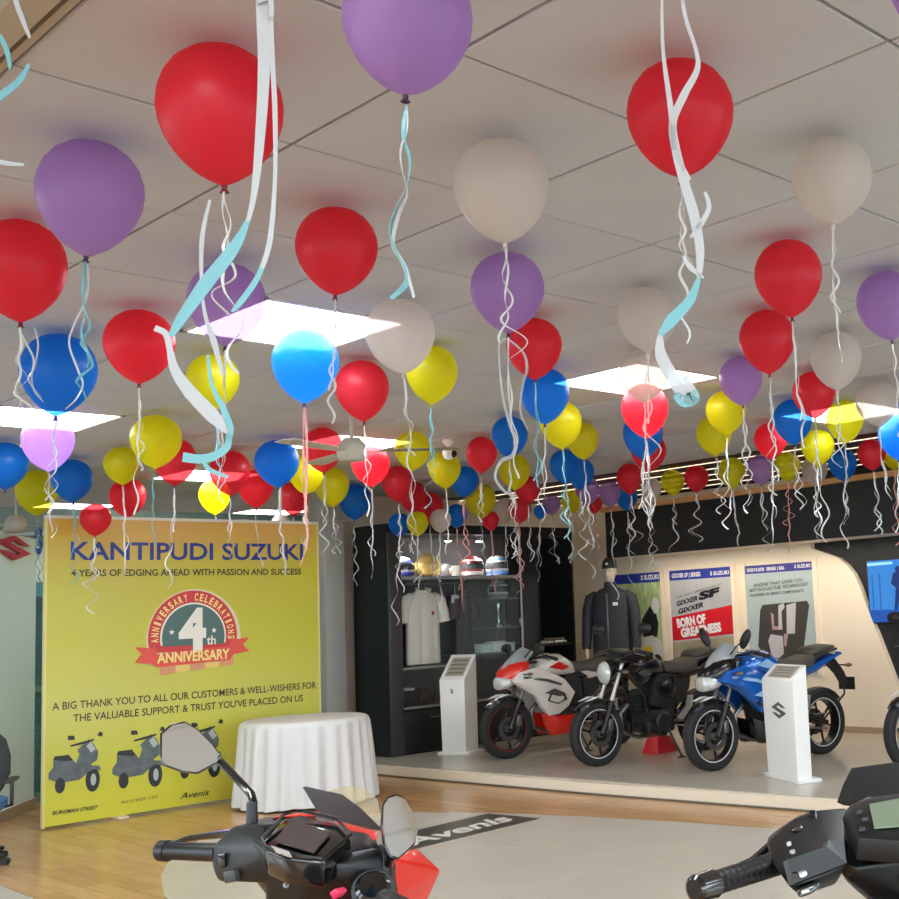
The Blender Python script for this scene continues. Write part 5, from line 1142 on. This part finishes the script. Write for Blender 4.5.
# ================================================================ BALLOONS AND RIBBONS
COL = {'red': ((240, 58, 78), (255, 150, 158)), 'purple': ((186, 146, 210), (240, 225, 252)), 'blue': ((18, 134, 232), (150, 222, 255)),
       'yellow': ((232, 226, 24), (255, 252, 165)), 'white': ((228, 222, 216), (244, 236, 230))}
LAT = {k: latex('latex_' + k, v[0], v[1], .31 if k != 'white' else .27) for k, v in COL.items()}
m_knot = {'red': mat('knot_red', (110, 16, 30), .4), 'purple': mat('knot_purple', (52, 26, 66), .4), 'blue': mat('knot_blue', (14, 40, 90), .4), 'yellow': mat('knot_yellow', (150, 140, 20), .4), 'white': mat('knot_white', (210, 204, 196), .4)}
PROF = [(0.0, .53), (.13, .515), (.25, .47), (.36, .39), (.44, .28), (.485, .16), (.5, .04), (.487, -.08), (.445, -.20), (.385, -.31), (.305, -.41), (.215, -.495), (.13, -.55), (.062, -.585), (.03, -.60), (.02, -.61)]
def balloon_mesh(k, fat):
    return MB().lathe([(max(r, .001), z * fat) for r, z in PROF[::-1]], 36).mesh('balloon_skin_' + k, 60)
BM = {}
for k in COL:
    for j, fat in enumerate((.97, 1.02)):
        me = balloon_mesh(k, fat); me.materials.append(LAT[k]); BM[k, j] = me
def knot_mesh(k):
    me = MB().lathe([(.001, .012), (.018, .004), (.03, -.01), (.022, -.026), (.028, -.045), (.045, -.062), (.03, -.060), (.001, -.04)], 12).mesh('knot_' + k, 50)
    me.materials.append(m_knot[k]); return me
KM = {k: knot_mesh(k) for k in COL}
m_rw = see_through('ribbon_white', (222, 222, 220), .15, .25, (240, 240, 240)); m_rc = see_through('ribbon_aqua', (126, 188, 196), .22, .3, (170, 232, 236)); m_rp = see_through('ribbon_pink', (238, 170, 160), .15, .3, (244, 190, 180))
m_rl = see_through('ribbon_pale', (190, 192, 194), .15, .3, (225, 235, 235))
def strip(path, w, tw0=0.0, twist=6.0, th=.0006, seed=0):
    """curling ribbon: a flat band with thickness following path"""
    rr = random.Random(seed); n = len(path); mb = MB(); rings = []
    for i, p in enumerate(path):
        t = (path[min(i + 1, n - 1)] - path[max(i - 1, 0)]).normalized()
        a = tw0 + twist * i / n; s = Vector((math.cos(a), math.sin(a), 0)); s = (s - t * s.dot(t)).normalized(); nn_ = t.cross(s)
        rings.append([p + s * w / 2 + nn_ * th, p - s * w / 2 + nn_ * th, p - s * w / 2 - nn_ * th, p + s * w / 2 - nn_ * th])
    return mb.rings(rings)
def curl_path(L, seed, amp=.02, per=.11, start=.45, lean=0.0):
    rr = random.Random(seed); n = max(16, int(L / .012)); ph = rr.uniform(0, 6.28); pts = []; a1 = rr.uniform(0, 6.28)
    for i in range(n + 1):
        s = i / n; z = -s * L; k = max(0, (s - start) / (1 - start)); A_ = amp * (.25 + .75 * min(1, k * 1.6)) * (0.15 + min(1, s * 5) * .85)
        th = ph + s * L / per * 2 * PI; d = .05 * L * math.sin(s * 3 + a1) * s
        kink = abs(((s * L / per * 1.0 + ph) % 1) - .5) * 2 - .5
        pts.append(Vector((A_ * (math.cos(th) * .35 + kink * 1.3) + d * math.cos(a1) + lean * s, A_ * math.sin(th) + d * math.sin(a1), z)))
    return pts
RM = []
for sd in range(14):
    L = .30 + .045 * (sd % 8) + .03 * (sd % 3); me = strip(curl_path(L, sd + 3, amp=.012 + .010 * (sd % 3), per=.12 + .03 * (sd % 4), start=.15 + .1 * (sd % 4)), .0075, sd, 3 + sd % 4).mesh('ribbon_curl_%d' % sd, 0)
    RM.append(me)
RMESH = {}
def ribbon(parent, i, m, z0, k=1.0, rz=0.0, wide=1.0):
    key = (i, m.name)
    if key not in RMESH:
        me = RM[i].copy(); me.materials.append(m); RMESH[key] = me
    o = link('ribbon', RMESH[key], parent, (0, 0, z0)); o.rotation_euler.z = rz; o.scale = (wide, wide, k); return o
# colour, centre px x, y, width px, slack below the ceiling, ribbon spec, label
PLACED = []
GRP = 'helium balloons floating against the ceiling'
def balloon(col, px, py, w, label, rib='w', ln=1.0, drop=None, tiltx=0.0, tilty=0.0, two=True):
    dia = .29
    for _ in range(12):
        zc = CEIL - .02 - .53 * dia if drop is None else CEIL - drop
        p = on_z(px, py, zc); dep = (p - O).dot(ROW_F); dia = min(.36, max(.15, w * dep / F_PX * .985)) if dep > 0 else .29
    if px > 380 and p.y > 10.3: p = on_y(px, py, 10.28)
    if p.x > 9.95: p = on_x(px, py, 9.9)
    if px < 330 and py > 515: p = on_y(px, py, 9.8)
    dep = (p - O).dot(ROW_F); dia = min(.36, max(.13, w * dep / F_PX * .985))
    for _ in range(60):
        if all((p - q).length > .49 * (dia + d2) for q, d2 in PLACED): break
        p = O + (p - O) * .985; dia *= .985
    PLACED.append((p.copy(), dia))
    t = thing('balloon', label, 'balloon', tuple(p), group=GRP)
    t.rotation_euler = (tiltx + R.uniform(-.05, .05), tilty + R.uniform(-.05, .05), R.uniform(0, 6.28))
    j = R.randint(0, 1); sk = link('latex_skin', BM[col, j], t); sk.scale = (dia, dia, dia)
    fat = (.97, 1.02)[j]; zk = -.61 * fat * dia
    kn = link('knot', KM[col], t, (0, 0, zk)); ks = min(.3, dia * .9); kn.scale = (ks, ks, ks)
    wd = 1.0 if w > 45 else (1.3 if w > 30 else 1.7)
    if rib:
        mm = {'w': m_rw, 'c': m_rc, 'p': m_rp}
        ribbon(t, R.randint(0, 13), mm[rib[0]], zk - .01, ln * R.uniform(.85, 1.15), R.uniform(0, 6.28), wd)
        if two: ribbon(t, R.randint(0, 13), mm[rib[-1]], zk - .01, ln * R.uniform(.7, 1.1), R.uniform(0, 6.28), wd)
    return t
B = [
 # nearest row
 ('purple', 405, 27, 131, 'largest purple balloon, cut off by the top edge above the bright ceiling light', None),
 ('red', 218, 116, 124, 'big red balloon behind the long aqua ribbon, upper left', 'w'),
 ('red', 678, 120, 109, 'big red balloon with two crossing white ribbons in front, upper right', 'w'),
 ('white', 500, 192, 97, 'large white balloon directly above a purple balloon in the middle', 'w'),
 ('white', 830, 182, 82, 'large white balloon near the upper right, above a purple balloon', 'w'),
 ('purple', 88, 199, 103, 'large purple balloon with black knot on the left, above the blue one', 'c'),
 ('red', 17, 271, 91, 'large red balloon cut by the left edge', 'w'),
 ('purple', 225, 305, 77, 'pale purple balloon in front of the bright ceiling light with aqua ribbon across', 'w'),
 ('red', 335, 252, 82, 'crimson balloon above the bright ceiling light, between purple and white ones', 'w'),
 ('purple', 506, 293, 75, 'purple balloon touching the white balloon above it', 'w'),
 ('red', 787, 279, 69, 'upper of two overlapping red balloons on the right', 'w'),
 ('purple', 945, -18, 118, 'purple balloon just peeking in at the top right corner', None),
 ('purple', 886, 306, 62, 'purple balloon at the right edge below the large white one', 'w'),
 # left side
 ('blue', 57, 375, 73, 'large blue balloon on the left over the wide ceiling light', 'w'),
 ('red', 138, 347, 69, 'red balloon beside the aqua ribbon curl, right of the large blue one', 'w'),
 ('yellow', 212, 382, 52, 'yellow balloon behind the hanging aqua ribbon', 'c'),
 ('purple', 47, 443, 50, 'lilac balloon glowing white before the wide ceiling light', 'w'),
 ('yellow', 155, 442, 50, 'bigger yellow balloon of the left group with a red one behind it', 'c'),
 ('yellow', 121, 466, 35, 'smaller yellow balloon touching the bigger yellow one on the left', 'w'),
 ('red', 174, 462, 42, 'red balloon half hidden behind the bigger yellow balloon on the left', 'w'),
 ('red', 127, 498, 35, 'red balloon just below the smaller yellow one over the banner corner', 'w'),
 ('blue', 4, 466, 44, 'blue balloon cut by the left edge under the wide ceiling light', None),
 ('yellow', 36, 493, 40, 'yellow balloon at far left between two blue balloons', 'c'),
 ('blue', 71, 481, 40, 'small blue balloon beside the glowing lilac one', 'c'),
 ('red', 95, 520, 30, 'little pink red balloon over the first letters of the banner', 'w'),
 # centre left
 ('blue', 304, 366, 66, 'sky blue balloon with its top lit before the bright ceiling light', 'p'),
 ('red', 361, 391, 54, 'round red balloon between the sky blue balloon and the white one', 'w'),
 ('blue', 276, 464, 44, 'blue balloon in front of the thin fan blade line', 'w'),
 ('red', 229, 473, 40, 'red balloon with pink lower half left of the blue one over the banner', 'w'),
 ('yellow', 214, 497, 31, 'bright glowing yellow balloon right above the banner title', 'w'),
 ('red', 255, 489, 34, 'red balloon tucked between a pinkish red and a blue one over the banner', 'w'),
 ('red', 322, 450, 40, 'pink red balloon crossed by the ceiling fan blade', 'w'),
 ('yellow', 306, 475, 36, 'left one of two overlapping yellow balloons above the last banner letters', 'w'),
 ('yellow', 331, 487, 35, 'right one of two overlapping yellow balloons beside a blue one', 'w'),
 ('red', 293, 499, 30, 'small red balloon hanging under the left yellow of the overlapping pair', 'w'),
 ('blue', 354, 502, 32, 'blue balloon above the gap between banner and black cabinet', 'w'),
 ('red', 370, 466, 38, 'coral red balloon under the fan beside two yellow ones', 'w'),
 ('white', 399, 337, 70, 'white balloon in front of the right end of the bright ceiling light', 'w'),
 ('yellow', 431, 375, 52, 'yellow balloon half behind the white one with aqua ribbon below', 'c'),
 ('yellow', 412, 451, 37, 'yellow balloon crossed by the fan blade at the picture centre', 'w'),
 ('red', 397, 484, 32, 'upper of three chained red balloons over the display cabinet', 'w'),
 ('red', 412, 497, 28, 'middle of three chained red balloons over the display cabinet', 'w'),
 ('red', 428, 508, 30, 'lowest of three chained red balloons over the display cabinet', 'w'),
 ('yellow', 444, 470, 33, 'yellow balloon with white ribbon below the security camera', 'w'),
 ('blue', 464, 482, 29, 'blue balloon behind the yellow one beneath the security camera', 'p'),
 ('red', 481, 455, 32, 'red balloon left of the blue one wrapped in white ribbon', 'w'),
 ('blue', 509, 437, 37, 'blue balloon wrapped by a long white ribbon below the purple balloon', 'w'),
 ('yellow', 480, 501, 31, 'tall yellow balloon just above the cabinet top lamps', 'w'),
 ('yellow', 514, 472, 32, 'yellow balloon directly under the ribbon wrapped blue one', 'w'),
 ('blue', 399, 525, 22, 'small blue balloon at the cabinet post', 'w'),
 ('yellow', 417, 524, 22, 'small yellow balloon between little blue and white ones over the cabinet', 'w'),
 ('white', 440, 521, 22, 'small white balloon over the cabinet helmets', 'w'),
 ('blue', 456, 516, 22, 'small blue balloon right of the small white one over the cabinet', 'p'),
 ('white', 505, 511, 23, 'small white balloon over the cabinet beside red ones', 'w'),
 ('red', 527, 490, 26, 'upper red balloon above the glove niche of the cabinet', 'w'),
 ('red', 519, 511, 24, 'lower red balloon above the glove niche of the cabinet', 'p'),
 ('red', 490, 521, 18, 'tiny red balloon under the tall yellow one', 'p'),
 # centre right
 ('red', 533, 349, 57, 'red balloon right below the purple one in the middle', 'c'),
 ('blue', 544, 396, 50, 'blue balloon between a red and two yellow balloons', 'w'),
 ('yellow', 560, 425, 43, 'pale yellow balloon under the blue one, with aqua ribbon', 'c'),
 ('yellow', 582, 441, 33, 'deeper yellow balloon behind the pale yellow one', 'w'),
 ('blue', 564, 467, 31, 'left of two joined blue balloons under the yellow pair', 'w'),
 ('blue', 580, 474, 28, 'right of two joined blue balloons under the yellow pair', 'w'),
 ('yellow', 571, 502, 21, 'small yellow balloon near the start of the black fascia', 'w'),
 ('purple', 587, 491, 25, 'small purple balloon beneath the joined blue balloons', 'w'),
 ('red', 594, 505, 16, 'tiny red balloon at the left end of the black fascia', 'p'),
 ('purple', 551, 505, 19, 'small purple balloon above the black niche', 'w'),
 ('blue', 540, 512, 14, 'tiny blue balloon above the black niche', 'w'),
 ('purple', 609, 494, 23, 'purple balloon left of the red and blue ones over the fascia', 'w'),
 ('red', 629, 479, 27, 'red balloon in front of a small blue one over the fascia start', 'w'),
 ('blue', 626, 498, 23, 'small blue balloon peeking below a red one over the fascia start', 'w'),
 ('white', 651, 490, 21, 'small white balloon right of the red one over the fascia', 'w'),
 ('blue', 642, 436, 41, 'blue balloon below the coral one in the tall central stack', 'w'),
 ('red', 648, 453, 36, 'red balloon lowest in the tall central stack', 'w'),
 ('red', 644, 411, 48, 'coral balloon in the tall stack right under a white one', 'w'),
 ('white', 643, 376, 50, 'lower white balloon of the tall stack before the ceiling light', 'w'),
 ('white', 646, 320, 61, 'upper white balloon of the tall stack touching the aqua curl', 'w'),
 # right
 ('yellow', 672, 483, 24, 'yellow balloon left of a red one against the dark slats', 'w'),
 ('red', 696, 479, 25, 'small red balloon against the dark slats over the silver poster', 'w'),
 ('red', 766, 342, 57, 'lower of two overlapping red balloons on the right, beside a purple one', 'w'),
 ('purple', 740, 381, 44, 'purple balloon below the overlapping red pair, above yellow ones', 'w'),
 ('yellow', 725, 413, 41, 'upper of the yellow pair on the right under the purple balloon', 'w'),
 ('yellow', 713, 436, 36, 'lower of the yellow pair on the right', 'w'),
 ('yellow', 731, 473, 28, 'yellow balloon alone over the dark slats below the yellow pair', 'w'),
 ('red', 770, 441, 34, 'red balloon left of the blue one over the slats', 'w'),
 ('blue', 792, 422, 40, 'blue balloon on the right with red ones on both sides', 'w'),
 ('red', 813, 395, 44, 'red balloon partly behind the white one, right of the blue', 'w'),
 ('white', 835, 361, 52, 'white balloon on the right hiding part of a red one', 'w'),
 ('white', 876, 404, 43, 'white balloon near the right edge beside the glowing yellow one', 'w'),
 ('yellow', 844, 422, 38, 'yellow balloon with glowing white top before a ceiling light', 'w'),
 ('yellow', 817, 448, 34, 'olive yellow balloon left under the glowing yellow one', 'w'),
 ('white', 814, 471, 27, 'small white balloon over the fascia between purple and blue ones', 'w'),
 ('blue', 842, 465, 29, 'small blue balloon under the glowing yellow one', 'w'),
 ('red', 871, 455, 29, 'small red balloon near the right edge over the fascia', 'w'),
 ('yellow', 893, 459, 20, 'small yellow balloon at the right edge beneath the blue one', 'p'),
 ('blue', 897, 437, 40, 'blue balloon cut by the right edge', 'w'),
 ('purple', 760, 470, 28, 'small purple balloon over the fascia left of a yellow one', 'w'),
 ('yellow', 787, 467, 27, 'yellow balloon over the fascia right of the small purple one', 'p'),
]
far_len = {}
for (col, px, py, w, label, rib) in B:
    ln = 1.0 if w > 45 else (1.15 if w > 26 else 1.35)
    if w > 90: ln = .8
    balloon(col, px + .02 * w, py - .035 * w, w, label, rib, ln)
def long_ribbon(name_parent, pts, widths, m, twists=None, th=.0006):
    """pts: world points; smooth band with own width per control point"""
    n = len(pts); out = []; ws = []
    for i in range(n - 1):
        p0, p1, p2, p3 = pts[max(i - 1, 0)], pts[i], pts[i + 1], pts[min(i + 2, n - 1)]
        for k in range(10):
            u = k / 10; out.append(.5 * ((2 * p1) + (p2 - p0) * u + (2 * p0 - 5 * p1 + 4 * p2 - p3) * u * u + (3 * p1 - p0 - 3 * p2 + p3) * u ** 3)); ws.append(widths[i] * (1 - u) + widths[i + 1] * u)
    out.append(pts[-1]); ws.append(widths[-1]); rings = []; N = len(out)
    for i, p in enumerate(out):
        t = (out[min(i + 1, N - 1)] - out[max(i - 1, 0)]).normalized(); v = ROW_F; s = v.cross(t).normalized()
        a = (twists or 0.0) * i / N; nn_ = t.cross(s); s = (s * math.cos(a) + nn_ * math.sin(a)); nn_ = t.cross(s)
        w = ws[i]; rings.append([p + s * w / 2 + nn_ * th, p - s * w / 2 + nn_ * th, p - s * w / 2 - nn_ * th, p + s * w / 2 - nn_ * th])
    me = MB().rings(rings).mesh('ribbon', 60); me.materials.append(m); o = link('ribbon', me); return attach(o, name_parent) if name_parent else o
def top_balloon(col, x, y, label, cat_len=.29):
    zc = CEIL - .02 - .565 * cat_len; t = thing('balloon', label, 'balloon', (x, y, zc), group=GRP)
    sk = link('latex_skin', BM[col, 1], t); sk.scale = (cat_len,) * 3
    kn = link('knot', KM[col], t, (0, 0, -.625 * cat_len)); kn.scale = (.3,) * 3
    return t
# ribbons of balloons above the frame, hanging close to the camera
D1 = 1.0
a = P(262, 0, D1); t = top_balloon('blue', a.x, a.y, 'balloon above the view whose long aqua and white ribbons hang before the big red one'); k = t.location + Vector((0, 0, -.19))
long_ribbon(t, [k, P(262, -60, D1), P(262, 0, D1), P(264, 70, D1), P(259, 150, D1), P(254, 195, D1), P(248, 222, D1)], [.007, .009, .010, .010, .0075, .005, .003], m_rl)
long_ribbon(t, [P(248, 220, D1), P(240, 238, D1), P(228, 256, D1), P(205, 285, D1), P(182, 318, D1), P(171, 336, D1)], [.003, .008, .011, .012, .009, .004], m_rc)
long_ribbon(t, [P(155, 328, D1), P(166, 334, D1), P(170, 350, D1), P(175, 370, D1), P(190, 392, D1), P(212, 415, D1), P(228, 432, D1)], [.005, .005, .005, .008, .011, .012, .004], m_rl)
long_ribbon(t, [P(229, 434, D1), P(227, 447, D1), P(214, 456, D1), P(200, 459, D1), P(183, 457, D1)], [.004, .006, .007, .0075, .008], m_rc)
long_ribbon(t, [P(204, 462, D1), P(210, 470, D1), P(228, 477, D1)], [.003, .004, .002], m_rc)
long_ribbon(t, [k, P(270, -60, D1), P(271, 30, D1), P(275, 110, D1), P(275, 180, D1), P(270, 240, D1), P(262, 268, D1)], [.004, .004, .004, .004, .003, .0045, .004], m_rl)
long_ribbon(t, [P(262, 268, D1), P(254, 284, D1), P(240, 303, D1), P(232, 312, D1)], [.004, .005, .005, .002], m_rc)
long_ribbon(t, [P(214, 70, D1 * 1.3), P(210, 200, D1 * 1.3), P(202, 240, D1 * 1.3), P(202, 290, D1 * 1.3), P(206, 318, D1 * 1.3), P(214, 342, D1 * 1.3), P(223, 375, D1 * 1.3)][1:], [.003, .005, .003, .004, .007, .003], m_rl)
long_ribbon(t, [P(208, 355, D1), P(212, 385, D1), P(224, 410, D1), P(230, 428, D1), P(229, 440, D1)], [.002, .003, .005, .006, .004], m_rc)
D2 = 1.25
a = P(680, 0, D2); t = top_balloon('white', a.x, a.y, 'balloon above the view whose crossing white ribbons hang before the right big red one'); k = t.location + Vector((0, 0, -.19))
long_ribbon(t, [k, P(680, -50, D2), P(684, 10, D2), P(696, 50, D2), P(697, 70, D2), P(684, 95, D2), P(673, 122, D2), P(676, 150, D2), P(685, 185, D2), P(694, 215, D2), P(700, 250, D2), P(699, 278, D2)], [.004, .004, .004, .004, .006, .008, .008, .009, .010, .011, .009, .005], m_rl)
long_ribbon(t, [P(699, 278, D2), P(690, 300, D2), P(672, 320, D2), P(660, 335, D2)], [.004, .010, .013, .005], m_rc)
long_ribbon(t, [P(660, 335, D2), P(661, 355, D2), P(673, 378, D2), P(684, 395, D2), P(692, 398, D2), P(690, 388, D2), P(684, 376, D2)], [.005, .012, .014, .012, .014, .010, .006], m_rl)
long_ribbon(t, [P(675, 394, D2), P(684, 401, D2), P(694, 398, D2), P(695, 390, D2)], [.006, .013, .012, .004], m_rc)
long_ribbon(t, [k, P(662, -50, D2), P(662, 20, D2), P(664, 60, D2), P(671, 110, D2), P(675, 150, D2), P(690, 180, D2)], [.003, .0025, .003, .004, .006, .006, .003], m_rl)
long_ribbon(t, [P(705, 192, D2), P(709, 208, D2), P(700, 225, D2), P(690, 238, D2)], [.003, .005, .006, .002], m_rl)
long_ribbon(t, [P(683, 256, D2), P(691, 268, D2), P(704, 278, D2)], [.002, .006, .002], m_rl)
D3 = 1.45
a = P(8, 0, D3); t = top_balloon('yellow', a.x, a.y, 'balloon above the view whose short aqua ribbon curls at the top left corner'); k = t.location + Vector((0, 0, -.19))
long_ribbon(t, [k, P(12, -60, D3), P(15, -5, D3), P(22, 18, D3), P(30, 38, D3)], [.003, .005, .006, .006, .003], m_rl)
long_ribbon(t, [P(-8, 28, D3), P(2, 40, D3), P(8, 55, D3), P(10, 70, D3)], [.006, .006, .006, .002], m_rc)
long_ribbon(t, [P(29, 64, D3), P(20, 80, D3), P(6, 92, D3), P(-8, 103, D3)], [.003, .008, .009, .009], m_rc)
long_ribbon(t, [P(-10, 158, D3), P(5, 163, D3), P(24, 165, D3)], [.005, .006, .003], m_rl)
# ribbon of the largest purple balloon
pb = [o for o in bpy.data.objects if o.get('label', '').startswith('largest purple')][0]
dp = (pb.location - O).dot(ROW_F)
long_ribbon(pb, [P(411, 106, dp), P(409, 125, dp), P(410, 142, dp), P(417, 160, dp), P(415, 185, dp), P(406, 208, dp), P(401, 232, dp), P(408, 252, dp), P(419, 270, dp), P(419, 285, dp), P(405, 300, dp)], [.004, .010, .010, .010, .012, .013, .012, .010, .010, .013, .009], m_rc, 3)
long_ribbon(pb, [P(411, 106, dp), P(412, 130, dp), P(407, 152, dp), P(410, 172, dp), P(416, 195, dp), P(408, 218, dp), P(404, 245, dp), P(414, 262, dp), P(422, 280, dp), P(428, 298, dp)], [.004, .008, .008, .008, .008, .009, .008, .008, .008, .008], m_rl, 4)
# straight ribbons of the middle balloons
def hang(start_label, pts, ws, m, tw=2):
    b = [o for o in bpy.data.objects if o.get('label', '').startswith(start_label)][0]; d = (b.location - O).dot(ROW_F)
    long_ribbon(b, [P(x, y, d) for x, y in pts], ws, m, tw)
hang('purple balloon touching', [(508, 338), (500, 345), (501, 370), (505, 400), (512, 425), (518, 440), (515, 455), (503, 462), (498, 478), (508, 492), (520, 496)], [.006, .008, .008, .010, .013, .016, .018, .018, .014, .018, .010], m_rl, 1)
hang('purple balloon touching', [(508, 338), (524, 352), (528, 368), (524, 385), (522, 410), (530, 430)], [.004, .008, .012, .010, .010, .008], m_rl, 1)
hang('sky blue balloon', [(306, 404), (309, 430), (311, 470), (311, 510), (314, 540), (308, 565)], [.006, .012, .014, .018, .014, .010], m_rp, 1)
hang('large purple balloon', [(90, 258), (93, 275), (92, 300), (82, 325), (78, 345), (88, 370), (94, 385), (88, 400), (78, 410)], [.004, .007, .007, .008, .008, .009, .012, .010, .008], m_rl, 1)
hang('large red balloon cut', [(16, 328), (24, 345), (30, 360), (27, 378), (30, 392), (38, 402)], [.005, .008, .008, .009, .01, .008], m_rl, 1)
hang('large red balloon cut', [(32, 328), (35, 345), (30, 368), (24, 380), (36, 398)], [.004, .007, .008, .008, .006], m_rl, 1)
